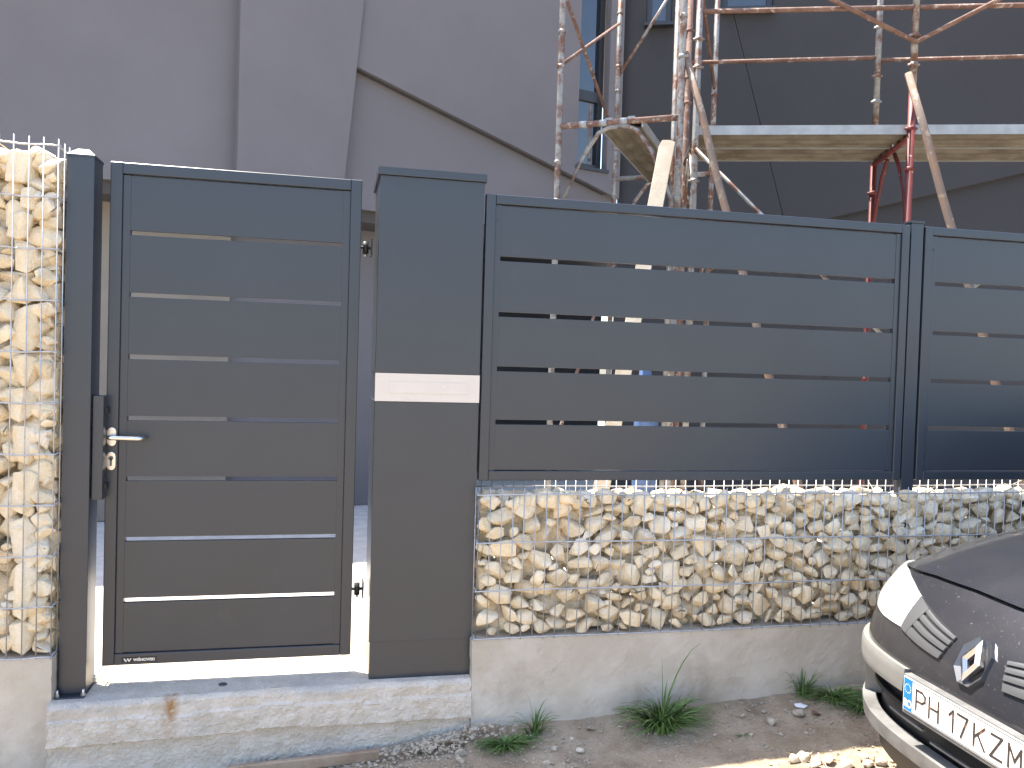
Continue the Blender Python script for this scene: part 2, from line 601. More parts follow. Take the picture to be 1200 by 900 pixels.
def pack(w, h, n, rnd, amax, amin):
    """irregular stones as ellipses thrown from large to small without overlap"""
    out = []
    k = 0
    while len(out) < n and k < 52000:
        f = k / 52000
        a_ = (amax + (amin - amax) * min(1.0, f * 1.6) ** 0.75) * rnd.uniform(0.85, 1.15)
        b_ = a_ * rnd.uniform(0.55, 0.95)
        th = rnd.gauss(0, 0.38)
        x, z = rnd.uniform(a_ * 0.85, w - a_ * 0.85), rnd.uniform(b_ * 0.85, h - b_ * 0.85)
        ok = True
        for (x2, z2, a2, b2, t2) in out:
            dx, dz_ = x2 - x, z2 - z
            if abs(dx) > a_ + a2 or abs(dz_) > a_ + a2:
                continue
            d = math.hypot(dx, dz_)
            an = math.atan2(dz_, dx)
            r1 = 1 / math.sqrt((math.cos(an - th) / a_) ** 2 + (math.sin(an - th) / b_) ** 2)
            r2 = 1 / math.sqrt((math.cos(an - t2) / a2) ** 2 + (math.sin(an - t2) / b2) ** 2)
            if d < (r1 + r2) * 0.83:
                ok = False
                break
        if ok:
            out.append((x, z, a_, b_, th))
        k += 1
    return out


def chunk(a_, b_, c_, th, rnd, k=20):
    """angular broken stone: random blocky hull, long axis turned by th in the wall plane"""
    p_ = rnd.uniform(2.2, 3.4)
    tilt = rnd.uniform(-0.5, 0.5)
    pts = []
    for i in range(k):
        v = Vector((rnd.gauss(0, 1), rnd.gauss(0, 1), rnd.gauss(0, 1)))
        q = (abs(v.x) ** p_ + abs(v.y) ** p_ + abs(v.z) ** p_) ** (1 / p_)
        v = v / q * rnd.uniform(0.90, 1.08)
        x, y, z = v.x * a_, v.y * c_, v.z * b_
        x, z = x * math.cos(th) - z * math.sin(th), x * math.sin(th) + z * math.cos(th)
        y += tilt * x * 0.5
        pts.append((x, y, z))
    return pts


def gabion(label, x0, x1, yf, yb, z0, z1, nst, seed, side=False, wire=0.05, big=0.06, small=0.022, crown=True, shown=None, plug=()):
    rnd = random.Random(seed)
    R = root('gabion_wall', (0.5 * (x0 + x1), yf, z0), label, 'gabion')
    fill = MB()
    faces = [('f', x1 - x0 - 0.004, nst)] + ([('s', yb - yf - 0.01, int(nst * 0.32))] if side else [])
    for kind, w, cnt in faces:
        for (u, v, a_, b_, th) in pack(min(w, shown or w), z1 - z0 - 0.004, cnt, rnd, big, small):
            c_ = 0.5 * (a_ + b_) * rnd.uniform(0.75, 1.0)
            ch = chunk(a_ * 1.03, b_ * 1.03, c_, th, rnd, rnd.choice((11, 13, 15, 18)))
            yc = min(p_[1] for p_ in ch)
            dd = 0.004 + rnd.uniform(0.0, 0.022) ** 1.0
            if kind == 'f':
                pts = [Vector((x0 + 0.002 + u + p_[0], yf + dd + p_[1] - yc, z0 + 0.003 + v + p_[2])) for p_ in ch]
            else:
                pts = [Vector((x1 - dd - (p_[1] - yc), yf + 0.005 + u + p_[0], z0 + 0.003 + v + p_[2])) for p_ in ch]
            MB().hull(pts, min(0.0042, b_ * 0.14), 2).build('stone', LIME, R)
        for poly in voronoi(w, z1 - z0 - 0.006, int(cnt * 0.55 * w / min(w, shown or w)), 1.25, seed + 5):
            if kind == 'f':
                fill.hull(cell_rock(poly, lambda u, v, d: Vector((x0 + 0.002 + u, yf + 0.058 + d, z0 + 0.004 + v)), rnd), 0.004, 2)
            else:
                fill.hull(cell_rock(poly, lambda u, v, d: Vector((x1 - 0.058 - d, yf + 0.005 + u, z0 + 0.004 + v)), rnd), 0.004, 2)
    y = yf + 0.135
    while y < yb - 0.03:
        z = z0 + 0.03
        while z < z1 - 0.035:
            x = x0 + 0.05
            while x < x1 - 0.03:
                fill.hull(free_rock((x + rnd.uniform(-0.02, 0.02), y, z), 0.085, 0.06, 0.068, rnd, 11))
                x += 0.085
            z += 0.068
        y += 0.07
    # crown stones lying in the open top of the basket
    x = x0 + 0.05
    while x < x1 - 0.065:
        y = yf + 0.045
        row = 0
        while y < yb - 0.03:
            s_ = rnd.uniform(0.030, 0.052)
            ch = chunk(s_ * 1.2, s_ * 0.8, s_, rnd.uniform(-0.3, 0.3), rnd, 18)
            c0 = Vector((x + rnd.uniform(-0.02, 0.02), y + rnd.uniform(-0.01, 0.01), z1 - 0.014 + rnd.uniform(-0.02, 0.016)))
            pts = [c0 + Vector(p_) for p_ in ch]
            if row == 0 and crown and x < 4.6:
                MB().hull(pts, 0.005, 2).build('stone', LIME, R)
            else:
                fill.hull(pts, 0.005, 2)
            y += 0.085
            row += 1
        x += 0.090
    for pxx in plug:
        z = z0 + 0.05
        while z < z1 - 0.02:
            for dx_ in (-0.045, 0.03):
                ch = chunk(rnd.uniform(0.045, 0.06), rnd.uniform(0.034, 0.045), 0.026, rnd.gauss(0, 0.4), rnd, 15)
                fill.hull([Vector((pxx + dx_, yf + 0.042, z)) + Vector(p_) for p_ in ch], 0.004, 2)
            z += 0.062
    fill.build('rubble_fill', LIME, R, kind='stuff')
    # welded mesh: double skin of vertical rods with horizontal rods in front
    first = None
    for yy in (yf, yb):
        k = int(round((x1 - x0) / wire))
        for i in range(k + 1):
            x = x0 + (x1 - x0) * i / k
            if first is None:
                first = MB().tube([(x, yy, z0 - 0.005), (x, yy, z1 + 0.045)], 0.0023, 6).build('vertical_wire', GALV, R)
                fx, fy = x, yy
            else:
                copy_part(first, R, (x - fx + rnd.uniform(-0.002, 0.002), yy - fy, rnd.uniform(-0.004, 0.004)))
        hf = None
        z = z0 + 0.003
        while z < z1 + 0.03:
            o = yy - 0.0065 if yy == yf else yy + 0.0065
            if hf is None:
                pts = [(x0 - 0.01 + (x1 - x0 + 0.02) * i / 24, o + 0.0012 * math.sin(i * 1.7), z + 0.0022 * math.sin(i * 0.9)) for i in range(25)]
                hf = MB().tube(pts, 0.0034, 7).build('horizontal_wire', GALV, R)
                hz = z
            else:
                copy_part(hf, R, (0, 0, z - hz))
            z += (z1 - z0 + 0.012) / round((z1 - z0) / 0.2) if True else 0
    for xx in (x0, x1):
        nd = max(2, int((yb - yf) / 0.05))
        a = MB().tube([(xx, yf, z0 - 0.004), (xx, yf, z1 + 0.04)], 0.0023, 6).build('side_wire', GALV, R)
        for i in range(nd + 1):
            if i:
                copy_part(a, R, (0.004 if xx == x1 else -0.004, (yb - yf) * i / nd, 0))
        z = z0 + 0.003
        c = MB().tube([(xx, yf - 0.008, z), (xx, yb + 0.008, z)], 0.0034, 6).build('side_wire', GALV, R)
        kk = int(round((z1 - z0) / 0.2))
        for i in range(1, kk + 1):
            copy_part(c, R, (0, 0, (z1 - z0 + 0.012) * i / kk))
    return R


gabion('low gabion basket of beige broken limestone behind wire mesh, under the slatted fence panels', 1.495, 5.85, -0.06, 0.17, 0.175, 0.785, 345, 11, big=0.058, small=0.017, shown=3.2, plug=(3.64,))
gabion('tall narrow gabion column of beige limestone at the left edge of the picture', -0.78, -0.168, -0.06, 0.24, 0.178, 2.125, 190, 23, side=True, big=0.066, small=0.021)

# ------------------------------------------------------------------ gate post
PX0, PX1 = -0.157, -0.057
R = root('gate_post', (PX0 + 0.05, 0.05, 0), 'square anthracite steel gate post beside the tall gabion', 'post')
MB().box((PX0, 0, 0.008), (PX1, 0.124, 2.125)).build('shaft', ANTH, R, bev=0.004)
cp = MB()
a = [cp.bm.verts.new(v) for v in ((PX0 - .002, -.002, 2.122), (PX1 + .002, -.002, 2.122), (PX1 + .002, .126, 2.122), (PX0 - .002, .126, 2.122))]
a2 = [cp.bm.verts.new(v) for v in ((PX0 - .002, -.002, 2.130), (PX1 + .002, -.002, 2.130), (PX1 + .002, .126, 2.130), (PX0 - .002, .126, 2.130))]
c2 = [cp.bm.verts.new(v) for v in ((PX0 + .03, .035, 2.158), (PX1 - .03, .035, 2.158), (PX1 - .03, .075, 2.158), (PX0 + .03, .075, 2.158))]
cp.bm.faces.new(c2)
for q1, q2 in ((a, a2), (a2, c2)):
    for i in range(4):
        cp.bm.faces.new((q1[i], q1[(i + 1) % 4], q2[(i + 1) % 4], q2[i]))
cp.build('post_cap', ANTH, R)
bpz = MB().box((PX0 - 0.003, -0.035, 0.0), (PX1 + 0.003, 0.145, 0.008)).build('base_plate', ANTH, R, bev=0.002)
for bx_, by_ in ((PX0 + 0.003, -0.02), (PX1 - 0.003, -0.02), (PX1 - 0.0, 0.128), (PX0, 0.128)):
    q = MB().tube([(bx_, by_, 0.008), (bx_, by_, 0.034)], 0.0048, 10)
    q.tube([(bx_, by_, 0.0085), (bx_, by_, 0.019)], 0.0095, 6, smooth=False)
    q.build('anchor_bolt', STEEL, R)
kx0, kx1 = -0.054, -0.014
sb = MB().box((kx0, 0.018, 0.775), (kx1, 0.085, 1.19)).build('strike_box', ANTH, R, bev=0.003)
for z in (1.13, 0.825):
    MB().box((kx1 - 0.002, 0.045, z - 0.012), (kx1 + 0.008, 0.07, z + 0.012)).build('strike_tab', BLACKP, R, bev=0.001)

# ------------------------------------------------------------------ gate
GY = 0.08
c_tl, c_tr, c_bl, c_br = on_y(129.6, 187.6, GY), on_y(424.5, 212, GY), on_y(119, 783, GY), on_y(411, 765.5, GY)
gx0, gx1 = 0.5 * (c_tl.x + c_bl.x), 0.5 * (c_tr.x + c_br.x)
gz0, gz1 = 0.5 * (c_bl.z + c_br.z), 0.5 * (c_tl.z + c_tr.z)
R = root('garden_gate', (gx0, GY, gz0), 'anthracite pedestrian gate of eight wide horizontal slats with lever handle', 'gate')
FWD = 0.046
MB().box((gx0, GY, gz0), (gx0 + FWD, GY + 0.05, gz1)).build('frame_bar', ANTH, R, bev=0.005, seg=3)
MB().box((gx1 - FWD, GY, gz0), (gx1, GY + 0.05, gz1)).build('frame_bar', ANTH, R, bev=0.005, seg=3)
MB().box((gx0 + FWD, GY + 0.0005, gz1 - FWD), (gx1 - FWD, GY + 0.05, gz1 - 0.0005)).build('frame_bar', ANTH, R, bev=0.005, seg=3)
MB().box((gx0 + FWD, GY + 0.0005, gz0 + 0.0005), (gx1 - FWD, GY + 0.05, gz0 + FWD)).build('frame_bar', ANTH, R, bev=0.005, seg=3)
SY = GY + 0.012
for xa in (gx0 + FWD + 0.0004, gx1 - FWD - 0.0004 - 0.030):
    MB().box((xa, SY - 0.002, gz0 + FWD), (xa + 0.030, SY + 0.03, gz1 - FWD - 0.002)).build('slat_channel', ANTH, R, bev=0.002)
gaps_l = [272.5, 345, 418, 490, 561, 632, 703.5]
gl = [on_y(153, v, SY).z for v in gaps_l]
zz = [gz1 - FWD - 0.004] + gl + [gz0 + FWD + 0.003]
for i in range(8):
    top = zz[i] - (0.0092 if i else 0)
    bot = zz[i + 1] + (0.0092 if i < 7 else 0)
    MB().box((gx0 + FWD + 0.025, SY, bot), (gx1 - FWD - 0.025, SY + 0.022, top)).build('slat', ANTH2, R, bev=0.0015)


def pill(mb, cx, cz, y0, y1, w, h, n=10):
    r = w / 2
    pts = []
    for k in range(n + 1):
        a_ = math.pi * k / n
        pts.append((cx + r * math.cos(a_), y0, cz + h / 2 - r + r * math.sin(a_)))
    for k in range(n + 1):
        a_ = math.pi + math.pi * k / n
        pts.append((cx + r * math.cos(a_), y0, cz - h / 2 + r + r * math.sin(a_)))
    mb.prism(pts, (0, y1 - y0, 0))
    return mb


hp = on_y(129.5, 511.5, GY)
hd = pill(MB(), gx0 + 0.024, hp.z, GY - 0.009, GY, 0.034, 0.076).build('handle_rosette', STEEL, R, bev=0.002)
hx, hz_ = gx0 + 0.024, hp.z
pts = [(hx, GY - 0.008, hz_)]
for k in range(7):
    a_ = math.pi / 2 * k / 6
    pts.append((hx + 0.016 * (1 - math.cos(a_)), GY - 0.040 - 0.016 * math.sin(a_), hz_))
pts.append((hx + 0.105, GY - 0.056, hz_ - 0.003))
for k in range(1, 6):
    a_ = math.pi / 2 * k / 5
    pts.append((hx + 0.105 + 0.018 * math.sin(a_), GY - 0.056 + 0.018 * (1 - math.cos(a_)), hz_ - 0.003))
pts.append((hx + 0.123, GY - 0.018, hz_ - 0.003))
MB().tube(pts, 0.0095, 14).build('lever_handle', STEEL, R)
ep = on_y(129.3, 540, GY)
es = pill(MB(), gx0 + 0.023, ep.z, GY - 0.008, GY, 0.034, 0.074).build('lock_escutcheon', STEEL, R, bev=0.002)
kh = MB().tube([(gx0 + 0.023, GY - 0.0085, ep.z + 0.012), (gx0 + 0.023, GY - 0.0105, ep.z + 0.012)], 0.009, 14)
kh.box((gx0 + 0.019, GY - 0.0105, ep.z - 0.02), (gx0 + 0.027, GY - 0.0085, ep.z + 0.01))
kh.build('key_cylinder', SILV, es)
MB().box((gx0 + 0.0215, GY - 0.0118, ep.z + 0.006), (gx0 + 0.0245, GY - 0.0100, ep.z + 0.017)).build('keyhole', BLACKP, es)
lp = on_y(160, 776, GY)
lb = MB().box((gx0 + 0.075, GY - 0.0015, gz0 + 0.011), (gx0 + 0.208, GY - 0.0003, gz0 + 0.032)).build('maker_label', LABELM, R)
tx = MB()
text_bm(tx, 'WIŚNIOWSKI', 0.0155, (gx0 + 0.120, GY - 0.0022, gz0 + 0.0165), (1, 0, 0), (0, 0, 1), sx=0.86, bold=0.0006)
w0, wz = gx0 + 0.082, gz0 + 0.0150
for k in range(2):
    tx.prism([(w0 + 0.013 * k, GY - 0.0022, wz + 0.013), (w0 + 0.013 * k + 0.006, GY - 0.0022, wz + 0.013), (w0 + 0.013 * k + 0.0115, GY - 0.0022, wz), (w0 + 0.013 * k + 0.0075, GY - 0.0022, wz)], (0, 0.0004, 0))
tx.prism([(w0 + 0.020, GY - 0.0021, wz), (w0 + 0.0235, GY - 0.0021, wz), (w0 + 0.031, GY - 0.0021, wz + 0.013), (w0 + 0.026, GY - 0.0021, wz + 0.013)], (0, 0.0004, 0))
tx.prism([(w0 + 0.0088, GY - 0.0023, wz), (w0 + 0.0115, GY - 0.0023, wz), (w0 + 0.0165, GY - 0.0023, wz + 0.010), (w0 + 0.0145, GY - 0.0023, wz + 0.010)], (0, 0.0004, 0))
tx.build('label_print', LGOLD, lb)
for hpy in (290, 690):
    z = on_y(425, hpy, GY + 0.05).z
    h = MB()
    h.tube([(gx1 + 0.001, GY + 0.055, z), (gx1 + 0.05, GY + 0.055, z)], 0.007, 10)
    h.tube([(gx1 + 0.022, GY + 0.055, z - 0.026), (gx1 + 0.022, GY + 0.055, z + 0.026)], 0.013, 12)
    h.box((gx1 + 0.044, GY + 0.02, z - 0.035), (gx1 + 0.051, GY + 0.09, z + 0.035))
    ho = h.build('hinge', BLACKP, R)
    MB().tube([(gx1 + 0.022, GY + 0.055, z - 0.038), (gx1 + 0.022, GY + 0.055, z - 0.0262)], 0.006, 8).build('hinge_bolt', STEEL, ho)

# ------------------------------------------------------------------ pillar
LX0, LX1, LD_ = 1.047, 1.492, 0.40
R = root('gate_pillar', (0.5 * (LX0 + LX1), 0.2, 0), 'square anthracite clad pillar with cream letterbox band between gate and fence', 'pillar')
ptop = on_y(444, 205, 0).z
MB().box((LX0 + 0.004, 0.004, 0.001), (LX1 - 0.004, LD_ - 0.004, 0.163)).build('pillar_base', ANTH2, R, bev=0.002)
MB().box((LX0, 0, 0.1635), (LX1, LD_, 1.19)).build('cladding_panel', ANTH2, R, bev=0.002)
MB().box((LX0, 0, 1.3115), (LX1, LD_, ptop + 0.002)).build('cladding_panel', ANTH2, R, bev=0.002)
MB().box((LX0 + 0.004, 0.006, 1.189), (LX1 - 0.004, LD_ - 0.002, 1.313)).build('pillar_core', ANTH2, R)
ct = on_y(444.5, 194.5, -0.012).z
MB().box((LX0 - 0.010, -0.012, ptop + 0.0025), (LX1 + 0.008, LD_ + 0.003, ct)).build('pillar_cap', ANTH, R, bev=0.002)
pl = MB().box((LX0 - 0.001, -0.0025, 1.1915), (LX1 + 0.001, 0.005, 1.3105)).build('letterbox_plate', CREAM, R, bev=0.001)
fx0, fx1, fz0, fz1 = LX0 + 0.055, LX1 - 0.052, 1.227, 1.276
MB().box((fx0, -0.0045, fz0), (fx1, -0.0026, fz1)).build('letter_flap', CREAM, pl, bev=0.0008)
MB().tube([(fx0 + 0.235, -0.0044, 1.258), (fx0 + 0.235, -0.0062, 1.258)], 0.004, 10).build('flap_stud', STEEL, pl)

# ------------------------------------------------------------------ fence panels and post
def fence_panel(x0, x1, label):
    z0, z1 = 0.853, 2.097
    R = root('slatted_fence', (0.5 * (x0 + x1), 0.025, z0), label, 'fence', 'slatted fences above the low gabion')
    fwd = 0.042
    MB().box((x0, 0, z0), (x0 + fwd, 0.045, z1)).build('frame_bar', ANTH, R, bev=0.005, seg=3)
    MB().box((x1 - fwd, 0, z0), (x1, 0.045, z1)).build('frame_bar', ANTH, R, bev=0.005, seg=3)
    MB().box((x0 + fwd, 0.0006, z1 - fwd), (x1 - fwd, 0.045, z1 - 0.0006)).build('frame_bar', ANTH, R, bev=0.005, seg=3)
    MB().box((x0 + fwd, 0.0006, z0 + 0.0006), (x1 - fwd, 0.045, z0 + fwd)).build('frame_bar', ANTH, R, bev=0.005, seg=3)
    for xa in (x0 + fwd + 0.0004, x1 - fwd - 0.0004 - 0.026):
        MB().box((xa, 0.009, z0 + fwd), (xa + 0.026, 0.04, z1 - fwd - 0.002)).build('slat_channel', ANTH, R, bev=0.002)
    zz = [z1 - fwd - 0.006, 1.822, 1.580, 1.342, 1.109, z0 + fwd + 0.004]
    for i in range(5):
        top = zz[i] - (0.0105 if i else 0)
        bot = zz[i + 1] + (0.0105 if i < 4 else 0)
        MB().box((x0 + fwd + 0.02, 0.011, bot), (x1 - fwd - 0.02, 0.033, top)).build('slat', ANTH2, R, bev=0.0015)
    for z in (z1 - 0.11, z0 + 0.12):
        MB().tube([(x0 + fwd + 0.014, 0.0088, z), (x0 + fwd + 0.014, 0.0062, z)], 0.005, 10).build('screw', ANTH, R)
    return R


fence_panel(1.502, 3.597, 'wide anthracite fence panel of five slats between the pillar and the post')
fence_panel(3.684, 5.78, 'anthracite slatted fence panel cut by the right edge, above the car')
R = root('fence_post', (3.64, 0.03, 0.17), 'slim anthracite square post between the two fence panels', 'post')
MB().box((3.606, 0.004, 0.172), (3.674, 0.060, 2.108)).build('shaft', ANTH, R, bev=0.004)
cp = MB().box((3.603, 0.001, 2.108), (3.677, 0.063, 2.122))
cp.build('post_cap', ANTH, R, bev=0.005)

# ------------------------------------------------------------------ building
AO = Vector((1.13, 3.76, 0)); AD = Vector((0.961, 0.275, 0)).normalized(); AN = Vector((AD.y, -AD.x, 0))
BO = Vector((3.66, 4.484, 0)); BD = Vector((0.94, -0.342, 0)).normalized(); BN = Vector((BD.y, -BD.x, 0))
SC = (BO - AO).dot(AD)
HB = 2.66
ROOF = 5.5
H = root('house', (1.0, 6.5, 0), 'grey rendered modern house with angular wall relief behind the fence', 'house')


def fa(px, py, off):
    q = on_plane(px, py, AO + AN * off, AN)
    return (q - AO).dot(AD), q.z


def fb(px, py, off):
    q = on_plane(px, py, BO + BN * off, BN)
    return (q - BO).dot(BD), q.z


def slab(name, poly, front, back, O, D, N, m, parent=None, bev=0.0):
    return MB().prism([O + D * s_ + Vector((0, 0, h)) + N * front for s_, h in poly], N * (back - front)).build(name, m, parent or H, bev=bev)


# left wing: recessed ground floor, overhanging rendered upper storey
pj, pk = fa(268, 400, -0.42)[0], fa(566, 400, -0.42)[0]
slab('ground_floor_wall', [(-9, 0), (pj, 0), (pj, HB - 0.10), (-9, HB - 0.10)], -0.42, -0.70, AO, AD, AN, PLASTER)
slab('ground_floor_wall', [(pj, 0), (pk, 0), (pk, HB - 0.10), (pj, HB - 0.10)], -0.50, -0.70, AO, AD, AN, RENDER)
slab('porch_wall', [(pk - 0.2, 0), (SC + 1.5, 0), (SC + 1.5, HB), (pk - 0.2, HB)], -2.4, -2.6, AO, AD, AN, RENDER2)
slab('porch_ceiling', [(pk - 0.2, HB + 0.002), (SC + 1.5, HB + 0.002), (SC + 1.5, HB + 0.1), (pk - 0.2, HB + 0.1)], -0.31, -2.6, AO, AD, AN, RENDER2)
slab('soffit', [(-9, HB - 0.10), (SC - 0.02, HB - 0.10), (SC - 0.02, HB), (-9, HB)], -0.05, -0.7, AO, AD, AN, SOFFIT)
OC = 0.075
l_t, l_b = fa(427, 0, 0.11), fa(405, 200, 0.11)
def lin(a_, b_, h):
    return a_[0] + (b_[0] - a_[0]) * (h - a_[1]) / (b_[1] - a_[1])
p_l = fa(280, 100, 0.11)[0]
slab('render_panel', [(-9, HB), (p_l + 0.03, HB), (p_l + 0.03, ROOF), (-9, ROOF)], 0.0, -0.3, AO, AD, AN, RENDER)
slab('render_panel', [(p_l, HB), (lin(l_t, l_b, HB), HB), (lin(l_t, l_b, ROOF), ROOF), (p_l, ROOF)], 0.11, -0.3, AO, AD, AN, RENDER, bev=0.004)
d1_, d2_ = fa(418, 78, OC), fa(717, 229, OC)
wl0, wl1 = fa(679, 100, OC)[0], fa(714, 100, OC)[0]
wz0 = fa(690, 196, OC)[1]
def dz(s_):
    return d1_[1] + (d2_[1] - d1_[1]) * (s_ - d1_[0]) / (d2_[0] - d1_[0])
sl = p_l + 0.3
slab('render_panel', [(p_l + 0.1, HB + 0.001), (SC - 0.02, HB + 0.001), (SC - 0.02, dz(SC) + 0.08), (wl0, dz(wl0) + 0.12), (sl, dz(sl) + 0.08), (p_l + 0.1, dz(sl) + 0.08)], 0.0, -0.3, AO, AD, AN, RENDER)
slab('render_panel', [(sl, dz(sl)), (wl0, dz(wl0)), (wl0, ROOF), (sl, ROOF)], OC, -0.02, AO, AD, AN, RENDER, bev=0.003)
slab('render_panel', [(wl0, dz(wl0)), (wl1, dz(wl1)), (wl1, wz0), (wl0, wz0)], OC, -0.02, AO, AD, AN, RENDER)
slab('render_panel', [(wl1, dz(wl1)), (SC - 0.03, dz(SC - 0.03)), (SC - 0.03, ROOF), (wl1, ROOF)], OC, -0.02, AO, AD, AN, RENDER)
slab('shadow_strip', [(sl, dz(sl) - 0.016), (wl1, dz(wl1) - 0.016), (wl1, dz(wl1) - 0.001), (sl, dz(sl) - 0.001)], OC - 0.006, 0.001, AO, AD, AN, SOFFIT)  # added dark strip, paints the shade line under the diagonal panel edge
slab('inner_wall', [(sl, dz(sl) + 0.05), (wl0 - 0.002, dz(wl0) + 0.05), (wl0 - 0.002, ROOF), (sl, ROOF)], -0.03, -0.3, AO, AD, AN, RENDER)


def window(poly, O, D, N, front, bars, parent=H, fm=WFRAME):
    s0, h0, s1, h1 = poly
    fwv = 0.055
    mb = MB()
    def bar(a0, b0, a1, b1, fo):
        mb.obox(O + D * a0 + Vector((0, 0, b0)) + N * fo, D * (a1 - a0), N * -0.06, Vector((0, 0, b1 - b0)))
    bar(s0, h0, s0 + fwv, h1, front)
    bar(s1 - fwv, h0, s1, h1, front)
    bar(s0 + fwv, h0, s1 - fwv, h0 + fwv, front - 0.001)
    bar(s0 + fwv, h1 - fwv, s1 - fwv, h1, front - 0.001)
    for hb in bars:
        bar(s0 + fwv, hb - 0.05, s1 - fwv, hb + 0.05, front - 0.002)
    wo = mb.build('window', fm, parent)
    e = [h0 + fwv] + [x for hb in bars for x in (hb - 0.05, hb + 0.05)] + [h1 - fwv]
    for k in range(0, len(e), 2):
        MB().obox(O + D * (s0 + fwv) + Vector((0, 0, e[k])) + N * (front - 0.03), D * (s1 - s0 - 2 * fwv), N * -0.01, Vector((0, 0, e[k + 1] - e[k]))).build('pane', GLASS, wo)
    MB().obox(O + D * (s0 - 0.02) + Vector((0, 0, h0 - 0.035)) + N * (front + 0.125), D * (s1 - s0 + 0.04), N * -0.2, Vector((0, 0, 0.03))).build('sill', WFRAME, wo)
    return wo


window((wl0 + 0.004, wz0 + 0.004, wl1 - 0.004, ROOF - 0.1), AO, AD, AN, -0.03, [fa(695, 112, 0)[1]])
# right wing
g1, g2 = fb(858, 10, 0), fb(915, 242, 0)
def gs(h):
    return g1[0] + (g2[0] - g1[0]) * (h - g1[1]) / (g2[1] - g1[1])
RZ = 6.1
wA = [fb(757, 30, 0), fb(787, 30, 0)]
wB = [fb(846, 13, 0), fb(906, 10, 0)]
wh = wA[0][1]
wbh = wB[0][1]
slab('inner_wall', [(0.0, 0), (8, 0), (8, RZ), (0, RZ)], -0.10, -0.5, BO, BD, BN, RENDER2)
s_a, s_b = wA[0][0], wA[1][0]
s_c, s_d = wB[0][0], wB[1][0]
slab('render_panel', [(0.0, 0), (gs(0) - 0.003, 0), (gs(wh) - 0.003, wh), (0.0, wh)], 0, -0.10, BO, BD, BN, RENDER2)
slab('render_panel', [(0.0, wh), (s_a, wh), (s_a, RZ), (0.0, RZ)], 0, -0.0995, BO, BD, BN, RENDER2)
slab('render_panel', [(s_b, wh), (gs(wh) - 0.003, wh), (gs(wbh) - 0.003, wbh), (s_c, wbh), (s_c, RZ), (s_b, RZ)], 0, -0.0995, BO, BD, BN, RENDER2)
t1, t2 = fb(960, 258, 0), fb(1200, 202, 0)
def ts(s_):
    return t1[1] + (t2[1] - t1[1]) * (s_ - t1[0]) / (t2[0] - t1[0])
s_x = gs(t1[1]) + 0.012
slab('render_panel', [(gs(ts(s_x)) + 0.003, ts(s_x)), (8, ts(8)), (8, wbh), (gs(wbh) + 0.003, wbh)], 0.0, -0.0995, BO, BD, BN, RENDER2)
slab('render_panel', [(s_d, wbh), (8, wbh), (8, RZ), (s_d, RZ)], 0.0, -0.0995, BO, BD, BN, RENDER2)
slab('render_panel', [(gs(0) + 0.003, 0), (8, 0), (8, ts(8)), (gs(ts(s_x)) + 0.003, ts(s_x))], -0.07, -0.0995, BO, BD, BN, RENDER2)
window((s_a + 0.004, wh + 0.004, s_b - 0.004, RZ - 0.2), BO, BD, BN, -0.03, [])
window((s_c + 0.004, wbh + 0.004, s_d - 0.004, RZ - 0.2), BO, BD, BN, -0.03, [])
# roofs and the unseen back
rf = MB()
q0 = AO - AD * 9
rf.prism([Vector((v.x, v.y, ROOF)) for v in (q0, AO + AD * SC, AO + AD * SC + Vector((0, 7, 0)), q0 + Vector((0, 9, 0)))], (0, 0, 0.12))
rf.build('roof', SOFFIT, H)
rf = MB()
e1 = BO + BD * 8
rf.prism([Vector((v.x, v.y, RZ)) for v in (BO, e1, e1 + Vector((0, 7, 0)), BO + Vector((0, 7, 0)))], (0, 0, 0.12))
rf.build('roof', SOFFIT, H)

# ------------------------------------------------------------------ scaffolding
def P3(v, z):
    return Vector((v.x, v.y, z))


TUX = Vector((-0.839, 0.545, 0)).normalized()      # transom direction of the tower
TPL = Vector((0.545, 0.839, 0)).normalized()       # planks of the tower
T0 = Vector((3.21, 1.92, 0))
tw, tl = 0.89, 1.75
tn = [T0, T0 + TUX * tw, T0 + TPL * tl, T0 + TPL * tl + TUX * tw]
tzd = at_depth(782, 137, (P3(tn[0], 3.1) - CP).dot(FW)).z
TR = root('scaffold_tower', (T0.x, T0.y, 0), 'rusty galvanised scaffold tower with a steel deck seen from below, left of the long deck', 'scaffold')
tops = 5.3
for v in tn:
    mb = MB().tube([P3(v, 0), P3(v, 1.2), P3(v, 2.6), P3(v, 4.0), P3(v, tops)], 0.0235, 12)
    for z in (0.5, 1.15, 1.6, 2.25, 2.62, tzd - 0.30, tzd + 0.42, tzd + 0.75, tzd + 1.05, tzd + 1.6):
        z += random.uniform(-0.08, 0.08)
        mb.tube([P3(v, z), P3(v, z + 0.028)], 0.0275, 10)
        mb.tube([P3(v, z + 0.014), P3(v + Vector((random.uniform(-1, 1), -0.6, 0)).normalized() * 0.042, z + 0.014)], 0.009, 6)
    mb.build('standard', TUBE, TR)
    MB().box((v.x - 0.07, v.y - 0.07, -0.005), (v.x + 0.07, v.y + 0.07, 0.004)).build('base_plate', TUBE, TR)
